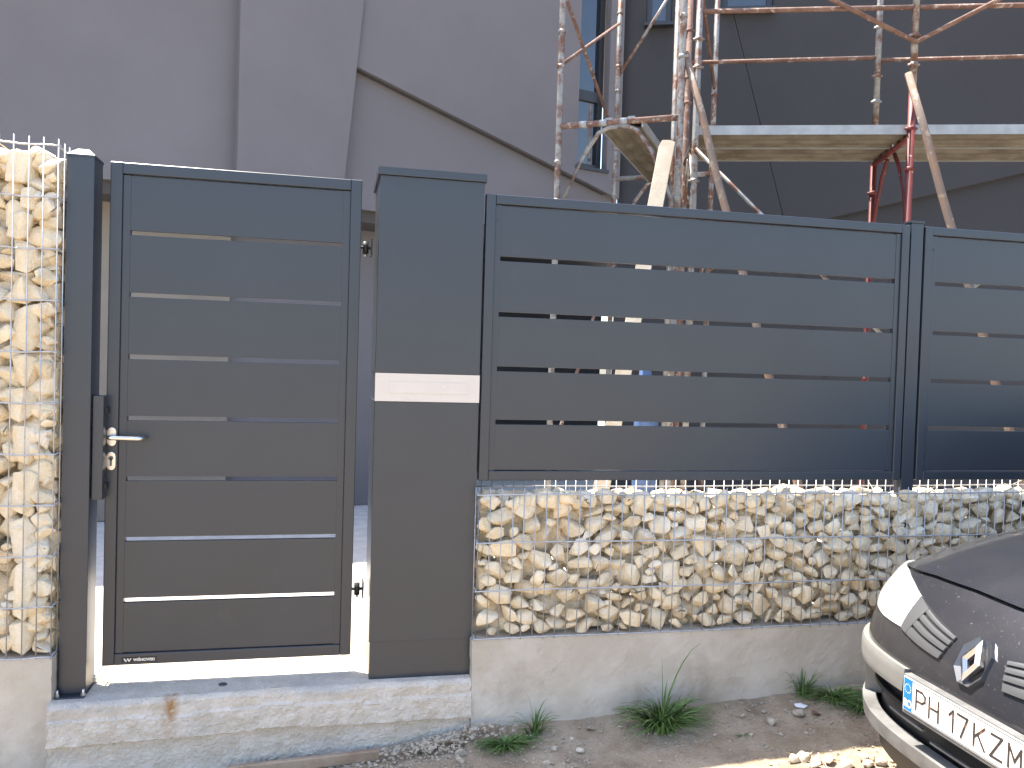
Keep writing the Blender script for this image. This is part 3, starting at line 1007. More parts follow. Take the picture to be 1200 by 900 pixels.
for i in (0, 2):
    a_, b_ = tn[i], tn[i + 1]
    MB().tube([P3(a_, tzd), P3(b_, tzd)], 0.022, 10).build('transom', RUST if i == 0 else TUBE, TR)
    # arched stiffener under the transom
    c_ = b_ + (a_ - b_) * 0.02
    for k0, sg in ((b_, 1), (a_, -1)):
        w_ = (a_ - b_) * sg
        pts = [P3(k0 + w_ * 0.03, tzd - 0.72), P3(k0 + w_ * 0.05, tzd - 0.56), P3(k0 + w_ * 0.22, tzd - 0.22), P3(k0 + w_ * 0.34, tzd - 0.07), P3(k0 + w_ * 0.42, tzd - 0.035), P3(k0 + w_ * 0.5, tzd - 0.03)]
        MB().tube(pts, 0.017, 10).build('arch_brace', TUBE, TR)
for i in (1, 3):
    pass
# side braces and guard rail
MB().tube([P3(tn[1], tzd + 1.0), P3(tn[3], tzd + 0.35)], 0.015, 8).build('cross_brace', RUST, TR)
MB().tube([P3(tn[1], tzd + 0.45), P3(tn[3], tzd + 1.45)], 0.015, 8).build('cross_brace', RUST, TR)
MB().tube([P3(tn[3], tzd + 0.95), P3(tn[3] + (tn[2] - tn[3]) * 0.7, tzd + 1.9)], 0.015, 8).build('cross_brace', TUBE, TR)
MB().tube([P3(tn[0], tzd + 1.6), P3(tn[2], tzd + 0.75)], 0.015, 8).build('cross_brace', RUST, TR)
MB().tube([P3(tn[0], 0.9), P3(tn[2], tzd - 0.5)], 0.015, 8).build('cross_brace', RUST, TR)
MB().tube([P3(tn[1], 0.6), P3(tn[3], tzd - 0.7)], 0.015, 8).build('cross_brace', RUST, TR)


def deck(o, along, across, z, wd, th, parent, m=DECK, em=DECKEDGE, ribs=3):
    """steel scaffold plank: ribbed tray with folded side edges and end hooks"""
    L = along.length
    A, C = along.normalized(), across.normalized()
    mb = MB()
    prof = []
    n_ = 4 * ribs
    for k in range(n_ + 1):
        t = k / n_
        d = (0.0, 0.0, 0.014, 0.014)[k % 4]
        prof.append((t * wd, d))
    mb.grid([[P3(o + A * s_ + C * p_[0], z + p_[1]) for p_ in prof] for s_ in (0, L)], smooth=False)
    mb.grid([[P3(o + A * s_ + C * p_[0], z + 0.03) for p_ in prof] for s_ in (0, L)], smooth=False)
    d_ = mb.build('deck_plank', m, parent)
    for e in (0.0, wd):
        MB().obox(P3(o + C * (e - 0.006), z - 0.004), A * L, C * 0.012, Vector((0, 0, th))).build('deck_edge', em, d_)
    for s_ in (0.01, L - 0.03):
        for e in (0.2, 0.75):
            MB().obox(P3(o + A * s_ + C * wd * e, z + 0.03), A * 0.02, C * 0.05, Vector((0, 0, 0.055))).build('deck_hook', em, d_)
    return d_


dw = 0.30
o0 = tn[0] + (tn[1] - tn[0]) * 0.30
deck(o0, TPL * tl, TUX, tzd - 0.045, dw, 0.06, TR)
for k in range(3):
    v = tn[0] + (tn[1] - tn[0]) * (0.42 + 0.17 * k)
    w_ = TUX
    MB().tube([P3(v, tzd), P3(v + w_ * 0.055, tzd)], 0.0265, 10).build('deck_clamp', DECKEDGE, TR)

# long scaffold run on the right
RUX = Vector((1.39, -0.48, 0)); RUN = RUX.length
RD = RUX.normalized(); RN = Vector((-RD.y, RD.x, 0))
F0 = Vector((3.37, 2.01, 0))
rz = at_depth(1000, 150, (P3(F0 + RUX * 0.75, 3.1) - CP).dot(FW)).z
SR = root('scaffold_run', (F0.x, F0.y, 0), 'long scaffold with steel deck and red painted frame in front of the dark wall', 'scaffold')
rw = 0.80
for i in range(3):
    f = F0 + RUX * i
    for k, v in enumerate((f, f + RN * rw)):
        red = (i == 1)
        mb = MB()
        zs = rz + 0.25 if red and k == 0 else (rz - 0.05 if red else 0.0)
        zs0 = zs if red else 0.0
        mb.tube([P3(v, zs0), P3(v, 0.5 * (zs0 + 5.4)), P3(v, 5.4)], 0.0235, 12)
        for z in (rz + 0.42, rz + 0.62, rz + 1.0, rz + 1.35) + (() if red else (0.6, 1.4, 2.3, 2.7)):
            mb.tube([P3(v, z), P3(v, z + 0.03)], 0.029, 10)
            mb.tube([P3(v - RD * 0.04, z + 0.015), P3(v + RD * 0.04, z + 0.015)], 0.008, 6)
        mb.build('standard', TUBE if i != 0 or k == 0 else RUST, SR)
        if red:
            mb = MB().tube([P3(v, 0), P3(v, zs0)], 0.0245, 12)
            for z in (rz - 0.3, rz - 0.02, 1.9, 1.2):
                mb.tube([P3(v, z), P3(v, z + 0.03)], 0.030, 10)
                mb.tube([P3(v - RD * 0.042, z + 0.015), P3(v + RD * 0.042, z + 0.015)], 0.009, 6)
            mb.build('red_standard', REDP, SR)
    m_ = REDP if i == 1 else TUBE
    MB().tube([P3(f, rz - 0.06), P3(f + RN * rw, rz - 0.06)], 0.021, 10).build('transom', m_, SR)
    for k0, w_ in ((f, RN * rw), (f + RN * rw, -RN * rw)):
        MB().tube([P3(k0 + w_ * 0.03, rz - 0.75), P3(k0 + w_ * 0.06, rz - 0.55), P3(k0 + w_ * 0.26, rz - 0.22), P3(k0 + w_ * 0.40, rz - 0.10)], 0.015, 9).build('arch_brace', m_, SR)
    if i < 2:
        o = F0 + RUX * i
        for j in range(2):
            deck(o + RN * (0.02 + j * 0.39) + RD * 0.01, RD * (RUN - 0.02), RN, rz - 0.035, 0.37, 0.065, SR)
        MB().tube([P3(o, rz + 0.83), P3(o + RUX, rz + 0.83)], 0.017, 9).build('guard_rail', RUST, SR)
        MB().tube([P3(o + RN * rw, rz + 0.76), P3(o + RN * rw + RUX, rz + 0.78)], 0.016, 9).build('guard_rail', RUST, SR)
        MB().tube([P3(o - RN * 0.03, rz + (1.36 if i == 0 else 0.58)), P3(o + RUX - RN * 0.03, rz + (0.58 if i == 0 else 1.36))], 0.016, 9).build('cross_brace', RUST, SR)
        MB().tube([P3(o - RN * 0.03, rz - 0.15 if i == 0 else 1.6), P3(o + RUX - RN * 0.03, 1.5 if i == 0 else rz - 0.2)], 0.014, 9).build('cross_brace', TUBE, SR)
# extra tall tubes lashed beside the corner
for px_, dep, m_ in ((797, 6.0, RUST), (791, 6.35, TUBE)):
    v = at_depth(px_, 120, dep)
    MB().tube([P3(v, 0), P3(v, 2.5), P3(v, 5.3)], 0.022, 10).build('lashed_tube', m_, SR)


def leaning(name, pa, ya, pb, yb, r, m, label, cat, group=None, extra=True):
    a_ = on_y(pa[0], pa[1], ya)
    b_ = on_y(pb[0], pb[1], yb)
    d = (b_ - a_)
    foot = a_ + d * ((0.0 - a_.z) / d.z)
    mb = MB()
    k = 8
    mb.tube([a_ + (foot - a_) * i / k + Vector((0.006 * math.sin(i * 2.1), 0, 0)) for i in range(k + 1)], [r * (0.9 + 0.12 * i / k) for i in range(k + 1)], 12)
    o = mb.build(name, m, org=foot)
    tag(o, label, cat, group)
    return o


leaning('leaning_prop', (803, 62), 1.93, (936, 572), 1.25, 0.028, PROP, 'peeling round prop leaning right from the scaffold corner, nearest the timber plank', 'prop')
leaning('leaning_prop', (1064, 86), 1.48, (1183, 504), 0.95, 0.029, PROP, 'peeling round prop leaning against the red scaffold frame on the right', 'prop')
# fresh timber plank leaning on the tower
a_ = on_y(782, 164, 1.83); b_ = on_y(705, 568, 1.45)
d = b_ - a_
ft = a_ + d * ((0.0 - a_.z) / d.z)
lx = Vector((0.93, -0.36, 0)).normalized()
up = (a_ - ft)
mb = MB()
wv = lx * 0.105
tv = up.cross(lx).normalized() * 0.03
top = a_ - lx * 0.05
bot = ft - lx * 0.05
pts = [bot, bot + wv, top + wv - up.normalized() * 0.015, top + wv * 0.6, top + wv * 0.15, top - up.normalized() * 0.05]
mb.prism(pts, tv)
o = mb.build('timber_plank', WOOD, org=ft, bev=0.002, seg=1)
tag(o, 'fresh pale timber plank leaning against the scaffold tower above the fence', 'plank')
# blue sheet rolled behind the fence, glimpsed through the slots
q = on_y(762, 312, 2.6)
o = MB().hull(free_rock((q.x, 2.6, 0.82), 0.13, 0.10, 0.85, random.Random(3), 26), 0.01).build('blue_sheeting', BLUEP, org=(q.x, 2.6, 0))
tag(o, 'bundle of blue sheeting standing behind the wide fence panel', 'sheeting')

# ------------------------------------------------------------------ car
CO = Vector((2.81, -1.335)); CTH = -0.02
CC, CS = math.cos(CTH), math.sin(CTH)
GR = -0.215
CAR = root('parked_car', (CO.x, CO.y, GR), 'dusty dark grey car with white plate parked along the gabion at lower right', 'car')


def cw(X, Y, Z):
    return Vector((CO.x + X * CC - Y * CS, CO.y + X * CS + Y * CC, Z))


HW = 0.885


def gX(Y):
    a_ = min(0.9999, abs(Y) / HW)
    return 0.75 * (1 - (1 - a_ ** 3.4) ** (1 / 2.4))


def interp(x, xs_, ys_):
    if x <= xs_[0]:
        return ys_[0]
    for i in range(1, len(xs_)):
        if x <= xs_[i]:
            t = (x - xs_[i - 1]) / (xs_[i] - xs_[i - 1])
            return ys_[i - 1] + (ys_[i] - ys_[i - 1]) * t
    return ys_[-1]


def sm(x, xs_, ys_):
    e = 0.035
    return sum(interp(x + e * k, xs_, ys_) for k in (-1, -0.5, 0, 0.5, 1)) / 5


def tX(z):
    return sm(z, [-.2, 0, .1, .38, .50, .62, .72], [.06, .02, 0, 0, .05, .16, .30])


def surf(Y, z, off=0.0):
    e = 1e-3
    sy = 1 if Y >= 0 else -1
    Yc = max(-HW + 2e-3, min(HW - 2e-3, Y))
    X = gX(Yc) + tX(z)
    tx_ = (gX(Yc + e) - gX(Yc - e)) / (2 * e)
    tz_ = (tX(z + e) - tX(z - e)) / (2 * e)
    nrm = Vector((-1, tx_, tz_)).normalized()
    p_ = Vector((X, Yc, z)) + nrm * off
    return cw(p_.x, p_.y, p_.z)


def curve(pts, t):
    """polyline by its own Y-length, t in 0..1, smoothed"""
    def raw(t):
        L = [0]
        for a_, b_ in zip(pts, pts[1:]):
            L.append(L[-1] + math.hypot(b_[0] - a_[0], b_[1] - a_[1]))
        s_ = max(0, min(1, t)) * L[-1]
        for i in range(1, len(L)):
            if s_ <= L[i] + 1e-9:
                k = (s_ - L[i - 1]) / (L[i] - L[i - 1] + 1e-9)
                return (pts[i - 1][0] + (pts[i][0] - pts[i - 1][0]) * k, pts[i - 1][1] + (pts[i][1] - pts[i - 1][1]) * k)
        return pts[-1]
    return raw(t)


def patch(name, bot, top, m, parent, off=0.0, skirt=0.0, n=24, mm=8, mirror=False, bulge=0.0):
    for sg in ((1, -1) if mirror else (1,)):
        mb = MB()
        rows = []
        for j in range(mm + 1):
            v = j / mm
            row = []
            for i in range(n + 1):
                u = i / n
                a_, b_ = curve(bot, u), curve(top, u)
                bl = bulge * (1 - (2 * u - 1) ** 4) * (1 - (2 * v - 1) ** 4)
                row.append(((a_[0] + (b_[0] - a_[0]) * v) * sg, a_[1] + (b_[1] - a_[1]) * v, off + bl))
            rows.append(row)
        if skirt:
            edges = [rows[0], rows[-1], [r[0] for r in rows], [r[-1] for r in rows]]
            for e in edges:
                mb.grid([[surf(*p_) for p_ in e], [surf(p_[0], p_[1], off - skirt) for p_ in e]])
        mb.grid([[surf(*p_) for p_ in r] for r in rows])
        ob = mb.build(name, m, parent)
    return ob


def mir(pts):
    return [(-y, z) for y, z in pts][::-1] + [p_ for p_ in pts if p_[0] > 0]


ZT = [(0, 0.636), (0.19, 0.640), (0.40, 0.634), (0.58, 0.617), (0.72, 0.60), (0.8829, 0.575)]
ZB = [(0, 0.235), (0.262, 0.235), (0.27, 0.285), (0.6, 0.282), (0.8829, 0.25)]
def dens(pts):
    o = []
    for i in range(41):
        t = i / 40
        o.append((0.8829 * (1 - (1 - t) ** 1.7), interp(0.8829 * (1 - (1 - t) ** 1.7), [p_[0] for p_ in pts], [p_[1] for p_ in pts])))
    return o
def full(pts):
    d_ = dens(pts)
    return [(-y, z) for y, z in d_[:0:-1]] + d_


def band(name, zb, zt, m, parent, off=0.0, mm=14, skirt=0.0):
    lo, hi = full(zb), full(zt)
    rows = []
    for j in range(mm + 1):
        v = j / mm
        rows.append([(lo[i][0], lo[i][1] + (hi[i][1] - lo[i][1]) * v, off) for i in range(len(lo))])
    mb = MB()
    if skirt:
        for e in (rows[0], rows[-1]):
            mb.grid([[surf(*p_) for p_ in e], [surf(p_[0], p_[1], off - skirt) for p_ in e]])
    mb.grid([[surf(*p_) for p_ in r] for r in rows])
    return mb.build(name, m, parent)


bump = band('bumper', ZB, ZT, PAINT, CAR, 0.0, 22, 0.02)
band('bonnet_seam', [(y_, z_ - 0.025) for y_, z_ in ZT], [(y_, z_ + 0.03) for y_, z_ in ZT], BLACKP, CAR, -0.014, 4)
band('air_intake', [(0, 0.07), (0.885, 0.07)], [(0, 0.33), (0.885, 0.33)], BLACKP, CAR, -0.055, 8)
band('bumper_lip', [(0, 0.066), (0.5, 0.066), (0.885, 0.08)], [(0, 0.116), (0.5, 0.118), (0.8, 0.140), (0.885, 0.15)], LIPM, CAR, 0.012, 8, 0.05)
band('valance', [(0, -0.05), (0.885, -0.05)], [(0, 0.06), (0.885, 0.07)], BLACKP, CAR, -0.03, 5)
patch('bumper_strip', [(0.262, 0.283), (0.42, 0.281), (0.60, 0.276), (0.74, 0.270), (0.882, 0.262)], [(0.252, 0.362), (0.42, 0.364), (0.60, 0.362), (0.74, 0.356), (0.882, 0.346)], CARGREY, CAR, 0.018, 0.025, 30, 8, True, 0.004)
patch('fog_surround', [(0.655, 0.12), (0.882, 0.12)], [(0.625, 0.29), (0.882, 0.29)], CARGREY, CAR, 0.004, 0.06, 14, 8, True)
for y0_, y1_, z_ in ((0.40, 0.20, 0.172), (0.16, -0.16, 0.150), (-0.20, -0.40, 0.172)):
    patch('intake_trim', [(y1_, z_ - 0.004), (y0_, z_ - 0.004)], [(y1_, z_ + 0.004), (y0_, z_ + 0.004)], LIPM, CAR, -0.020, 0.012, 12, 2)
for z_ in (0.205, 0.255):
    band('intake_bar', [(0, z_ - 0.008), (0.885, z_ - 0.008)], [(0, z_ + 0.008), (0.885, z_ + 0.008)], BLACKP, CAR, -0.03, 2, 0.02)
patch('headlight', [(0.361, 0.470), (0.50, 0.468), (0.62, 0.474), (0.76, 0.492), (0.86, 0.515)], [(0.366, 0.575), (0.47, 0.600), (0.58, 0.617), (0.72, 0.612), (0.86, 0.580)], LAMP, CAR, 0.006, 0.02, 26, 12, True, 0.006)
# half grilles either side of the badge
for sg in (1, -1):
    gb = patch('half_grille', [(0.352 * sg, 0.468), (0.24 * sg, 0.450), (0.135 * sg, 0.438)], [(0.358 * sg, 0.573), (0.24 * sg, 0.545), (0.107 * sg, 0.515)], BLACKP, CAR, 0.003, 0.01, 12, 6)
    E0, E1 = ((0.352, 0.468), (0.358, 0.573)), ((0.135, 0.438), (0.107, 0.515))
    def gp(u, v):
        a_ = (E0[0][0] + (E0[1][0] - E0[0][0]) * v, E0[0][1] + (E0[1][1] - E0[0][1]) * v)
        b_ = (E1[0][0] + (E1[1][0] - E1[0][0]) * v, E1[0][1] + (E1[1][1] - E1[0][1]) * v)
        sag = -0.006 * math.sin(math.pi * u)
        return ((a_[0] + (b_[0] - a_[0]) * u) * sg, a_[1] + (b_[1] - a_[1]) * u + sag)
    for v0, v1 in ((0.0, 0.27), (0.355, 0.54), (0.625, 0.79), (0.875, 1.0)):
        patch('grille_bar', [gp(i / 8, v0) for i in range(9)], [gp(i / 8, v1) for i in range(9)], SILV, gb, 0.009, 0.008, 16, 3, False, 0.0012)
    patch('grille_end', [gp(-0.01, 0), gp(0.16, 0)], [gp(-0.01, 1), gp(0.30, 1)], SILV, gb, 0.011, 0.010, 8, 5, False, 0.001)
# badge: faceted diamond ring in a hexagonal surround
def bpt(y, z, off):
    return surf(y, z, off)
hexo = [(0.060, 0.505), (0.060, 0.440), (0.024, 0.402), (-0.024, 0.402), (-0.060, 0.440), (-0.060, 0.505), (-0.024, 0.543), (0.024, 0.543)]
hexi = [(y * 0.72, 0.4725 + (z - 0.4725) * 0.74) for y, z in hexo]
mb = MB()
k = len(hexo)
A1 = [mb.bm.verts.new(bpt(y, z, -0.002)) for y, z in hexo]
A2 = [mb.bm.verts.new(bpt(y * 0.96, 0.4725 + (z - 0.4725) * 0.96, 0.014)) for y, z in hexo]
A3 = [mb.bm.verts.new(bpt(y, z, 0.001)) for y, z in hexi]
for a_, b_ in ((A1, A2), (A2, A3)):
    for i in range(k):
        mb.bm.faces.new((a_[i], a_[(i + 1) % k], b_[(i + 1) % k], b_[i]))
bs = mb.build('badge_surround', BADGEM, CAR)
MB().prism([bpt(y, z, 0.0015) for y, z in hexi], bpt(0, 0.4725, 0.002) - bpt(0, 0.4725, 0.0015)).build('badge_backing', BLACKP, bs)
mb = MB()
do = [(0.0, 0.063), (0.041, 0.0), (0.0, -0.063), (-0.041, 0.0)]
ro = [(y * sc_, 0.4725 + z * sc_, of) for sc_, of in ((1.0, 0.004), (0.97, 0.020), (0.62, 0.026), (0.36, 0.016), (0.36, 0.004)) for y, z in do]
vv = [mb.bm.verts.new(bpt(*q_)) for q_ in ro]
for r_ in range(4):
    for i in range(4):
        mb.bm.faces.new((vv[r_ * 4 + i], vv[r_ * 4 + (i + 1) % 4], vv[(r_ + 1) * 4 + (i + 1) % 4], vv[(r_ + 1) * 4 + i]))
mb.build('badge_diamond', CHROME, bs)
# number plate
PZ = 0.296
pX = -0.030
def pw(y, z, x=0.0):
    """y to the image right = car's left (negative Y)"""
    return cw(pX - x, 0.228 - y, PZ - 0.056 + z)
def plate_box(mb, y0_, y1_, z0_, z1_, x0_, x1_):
    mb.obox(pw(y0_, z0_, x0_), pw(y1_, z0_, x0_) - pw(y0_, z0_, x0_), pw(y0_, z0_, x1_) - pw(y0_, z0_, x0_), Vector((0, 0, z1_ - z0_)))
mb = MB(); plate_box(mb, -0.006, 0.530, -0.014, 0.118, -0.03, 0.0)
hold = mb.build('plate_holder', LIPM, CAR, bev=0.003)
mb = MB(); plate_box(mb, 0, 0.524, 0, 0.112, 0.0005, 0.003)
npl = mb.build('number_plate', PWHITE, CAR, bev=0.0008)
mb = MB()
for q_ in ((0.0035, 0.5205, 0.107, 0.109), (0.0035, 0.5205, 0.003, 0.005), (0.5185, 0.5205, 0.005, 0.107)):
    plate_box(mb, q_[0], q_[1], q_[2], q_[3], 0.0032, 0.0038)
mb.build('plate_border', INK, npl)
mb = MB(); plate_box(mb, 0.003, 0.044, 0.003, 0.109, 0.0032, 0.0040)
mb.build('plate_band', PBLUE, npl)
ux_, uz_ = pw(1, 0) - pw(0, 0), Vector((0, 0, 1))
mb = MB()
text_bm(mb, 'RO', 0.036, pw(0.0055, 0.014, 0.0046), ux_, uz_, sx=0.74, bold=0.0012)
for i in range(12):
    a_ = 2 * math.pi * i / 12
    cyy, czz = 0.0235 + 0.0145 * math.cos(a_), 0.076 + 0.0145 * math.sin(a_)
    vs_ = []
    for j in range(10):
        rr = 0.0030 if j % 2 == 0 else 0.0013
        b_ = math.pi / 2 + math.pi * j / 5
        vs_.append(mb.bm.verts.new(pw(cyy + rr * math.cos(b_), czz + rr * math.sin(b_), 0.0046)))
    mb.bm.faces.new(vs_)
mb.build('band_print', PWHITE, npl)
# plate characters drawn as strokes like the pressed lettering
GL = {
    'P': [[(0, 0), (0, 1), (.62, 1), (.95, .86), (.95, .60), (.62, .45), (0, .45)]],
    'H': [[(0, 0), (0, 1)], [(.95, 0), (.95, 1)], [(0, .5), (.95, .5)]],
    '1': [[(.05, .74), (.42, 1), (.42, 0)]],
    '7': [[(0, 1), (.92, 1), (.36, 0)]],
    'K': [[(0, 0), (0, 1)], [(.92, 1), (.06, .42)], [(.32, .60), (.95, 0)]],
    'Z': [[(.03, 1), (.93, 1), (.0, 0), (.95, 0)]],
    'M': [[(0, 0), (0, 1), (.5, .36), (1, 1), (1, 0)]],
}
lw, lh, lt = 0.044, 0.072, 0.0078
for ch, x_ in (('P', 0.064), ('H', 0.126), ('1', 0.214), ('7', 0.252), ('K', 0.320), ('Z', 0.386), ('M', 0.452)):
    mb = MB()
    for st_ in GL[ch]:
        for (a0, a1), (b0, b1) in zip(st_, st_[1:]):
            p0 = Vector((x_ + a0 * lw, 0.019 + lt / 2 + a1 * (lh - lt)))
            p1 = Vector((x_ + b0 * lw, 0.019 + lt / 2 + b1 * (lh - lt)))
            d = (p1 - p0).normalized() * (lt / 2)
            nn = Vector((-d.y, d.x))
            p0, p1 = p0 - d, p1 + d
            q_ = [p0 + nn, p1 + nn, p1 - nn, p0 - nn]
            ext = random.uniform(0.0006, 0.0011)
            mb.prism([pw(v.x, v.y, 0.0031) for v in q_], pw(0, 0, ext) - pw(0, 0, 0))
    mb.build('plate_character', INK, npl)
# bonnet, wings, sides
def zt(Y):
    return interp(abs(Y), [p_[0] for p_ in ZT], [p_[1] for p_ in ZT])


def hood_pt(Y, v, lift=0.0):
    z0_ = zt(Y) + 0.009
    X0 = gX(Y) + tX(z0_) - 0.001
    zb_ = 0.845 - 0.085 * (abs(Y) / 0.70) ** 2.4
    X = X0 + (1.22 + 0.10 * (abs(Y) / 0.7) ** 2 * -1 - X0) * v
    z = z0_ + (zb_ - z0_) * (1 - (1 - v) ** 1.55) + lift
    return cw(X, Y * (1 + 0.02 * v), z)


hy = [0.70 * (i / 16) for i in range(-16, 17)]
mb = MB()
rows = [[hood_pt(Y, j / 14) for Y in hy] for j in range(15)]
mb.grid(rows)
mb.grid([rows[0], [p_ + Vector((0.012, 0, -0.006)) for p_ in rows[0]], [p_ + Vector((0.03, 0, -0.02)) for p_ in rows[0]]])
for e in ([r[0] for r in rows], [r[-1] for r in rows]):
    mb.grid([e, [p_ + Vector((0, 0, -0.02)) for p_ in e]])
mb.build('bonnet', PAINT, CAR)
def belt(X):
    return interp(X, [0.3, 0.8, 1.3, 4.0], [0.52, 0.575, 0.66, 0.70])
for sg in (1, -1):
    # wing between bonnet edge and side
    mb = MB()
    rows = []
    for j in range(15):
        v = j / 14
        e = hood_pt(0.705 * sg, v) + Vector((0, 0, -0.004))
        Xl = (e.x - CO.x) * CC + (e.y - CO.y) * CS
        row = []
        for i in range(9):
            t = i / 8
            if j == 0:
                pass
            Yt = 0.712 + (min(HW, 0.80 + 0.085 * min(1, v * 2.2)) - 0.712) * math.sin(t * math.pi / 2)
            zlow = belt(max(0.45, Xl + 0.2))
            z = e.z - (e.z - zlow) * (1 - math.cos(t * math.pi / 2))
            X = Xl + (max(0, gX(min(Yt, HW - 0.004)) - gX(0.705)) * (1 - v) ** 2) * 0.95
            row.append(cw(X, Yt * sg, z))
        rows.append(row)
    mb.grid(rows)
    mb.build('front_wing', PAINT, CAR)
    # flank with wheel arches
    mb = MB()
    rows = []
    Xs = [0.55 + 0.05 * i for i in range(73)]
    for j in range(9):
        v = j / 8
        row = []
        for X in Xs:
            zl = -0.06
            for wx in (0.88, 3.48):
                if abs(X - wx) < 0.355:
                    zl = max(zl, 0.095 + math.sqrt(0.355 ** 2 - (X - wx) ** 2))
            zh = belt(X)
            z = zl + (zh - zl) * v
            yy = HW - (0.02 + 0.03 * ((z - 0.35) / 0.4) ** 2) * 1.0 + 0.02
            yy -= max(0, 0.75 - X) * 0.25 + max(0, X - 3.7) ** 2 * 0.4
            row.append(cw(X, yy * sg, z))
        rows.append(row)
    mb.grid(rows)
    mb.build('side_panel', PAINT, CAR)
    # shoulder from wing end back along the doors to the windows
    gw = [(1.25, .80, .70), (1.85, .64, 1.19), (2.6, .64, 1.22), (3.5, .60, 1.12), (4.0, .66, .80)]
    mb = MB()
    lo = [cw(X, 0.875 * sg, belt(X)) for X in (1.2, 1.85, 2.6, 3.5, 4.1)]
    mid = [cw(X, 0.80 * sg, belt(X) + 0.07) for X in (1.2, 1.85, 2.6, 3.5, 4.1)]
    mb.grid([lo, mid])
    mb.build('shoulder', PAINT, CAR)
    mb = MB()
    up_ = [cw(X, Y * sg, z) for X, Y, z in gw]
    mb.grid([mid, up_])
    mb.build('side_window', GLASS, CAR)
    for wx in (0.88, 3.48):
        mb = MB()
        rows = []
        for rr, yy in ((0.20, .66), (0.295, .66), (0.312, .69), (0.315, .76), (0.312, .83), (0.295, .855), (0.205, .855)):
            rows.append([cw(wx + rr * math.cos(2 * math.pi * i / 32), yy * sg, 0.095 + rr * math.sin(2 * math.pi * i / 32)) for i in range(33)])
        mb.grid(rows)
        wl_ = mb.build('wheel', TYRE, CAR)
        mb = MB()
        rows = []
        for rr, yy in ((0.205, .85), (0.19, .82), (0.06, .80), (0.05, .83), (0.001, .83)):
            rows.append([cw(wx + rr * math.cos(2 * math.pi * i / 32), yy * sg, 0.095 + rr * math.sin(2 * math.pi * i / 32)) for i in range(33)])
        mb.grid(rows)
        mb.build('rim', RIMM, wl_)
def cross(pts):
    rows = []
    for X, Y, z, cr_ in pts:
        rows.append([cw(X - 0.10 * (1 - t * t) * (1 if z < 1.0 and X < 2 else 0), Y * t, z + cr_ * (1 - t * t)) for t in [i / 6 for i in range(-6, 7)]])
    return rows
MB().grid(cross([(1.25, .79, .72, .10), (1.55, .71, .98, .06), (1.85, .64, 1.19, .05)])).build('windscreen', GLASS, CAR)
MB().grid(cross([(1.85, .64, 1.19, .05), (2.6, .64, 1.22, .05), (3.5, .60, 1.12, .05)])).build('roof', PAINT, CAR)
MB().grid(cross([(3.5, .60, 1.12, .05), (4.02, .68, .74, .03)])).build('rear_window', GLASS, CAR)
MB().grid(cross([(4.02, .80, .76, .0), (4.18, .78, .55, .0), (4.2, .76, .1, .0), (4.1, .74, -.05, 0)])).build('tailgate', PAINT, CAR)
ws = cross([(1.25, .79, .72, .10)])[0]
MB().grid([[hood_pt(0.70 * i / 6, 1.0, -0.012) for i in range(-6, 7)], [p_ + Vector((0.02, 0, -0.004)) for p_ in ws]]).build('cowl', BLACKP, CAR)
for sg in (1, -1):
    MB().tube([cw(1.20, .80 * sg, .715), cw(1.27, .795 * sg, .73), cw(1.55, .712 * sg, .985), cw(1.85, .642 * sg, 1.195), cw(2.6, .642 * sg, 1.225), cw(3.5, .602 * sg, 1.125), cw(4.02, .68 * sg, .75)], 0.028, 8).build('roof_pillar', PAINT, CAR)
    MB().grid([[hood_pt(0.70 * sg, 0.85, -0.01), hood_pt(0.70 * sg, 1.0, -0.01), cw(1.25, .79 * sg, .72)], [cw(1.0, .86 * sg, belt(1.1)), cw(1.15, .868 * sg, belt(1.2) + 0.01), cw(1.3, .865 * sg, belt(1.3) + 0.01)]]).build('wing_corner', PAINT, CAR)
MB().grid([[cw(0.3, -0.8, -0.04), cw(0.3, 0.8, -0.04)], [cw(4.1, -0.8, -0.04), cw(4.1, 0.8, -0.04)]]).build('underbody', BLACKP, CAR)
mb = MB()
mb.grid([[cw(0.42, -0.66, 0.50), cw(0.42, 0.66, 0.50)], [cw(1.3, -0.7, 0.60), cw(1.3, 0.7, 0.60)]])
mb.build('engine_tray', BLACKP, CAR)

# ------------------------------------------------------------------ loose things on the dirt
def drop(px, py):
    z = -0.25
    for _ in range(6):
        q_ = on_z(px, py, z)
        z = gz(q_.x, q_.y)
    return Vector((q_.x, q_.y, z))


rnd = random.Random(5)
STONES = [
    (367, 782 + 100, 0), (692, 853, 0.022), (680, 881, 0.022), (540, 886, 0.030), (905, 847, 0.035), (936, 838, 0.032),
    (670, 866, 0.012), (650, 879, 0.018), (727, 851, 0.012), (870, 838, 0.014), (895, 834, 0.016), (540, 893, 0.022), (755, 861, 0.010),
    (640, 895, 0.016), (665, 893, 0.014), (820, 855, 0.010), (838, 862, 0.009), (880, 862, 0.012), (915, 862, 0.013), (945, 860, 0.011),
]
for px_, py_, s_ in STONES:
    if s_ == 0:
        continue
    v = drop(px_, py_)
    o = MB().hull(free_rock((v.x, v.y, v.z + s_ * 0.35), s_ * 1.2, s_, s_ * 0.75, rnd), s_ * 0.12).build('loose_stone', PEB, org=(v.x, v.y, v.z))
    tag(o, 'small pale stone lying on the bare dirt below the plinth', 'stone', 'loose stones on the dirt')
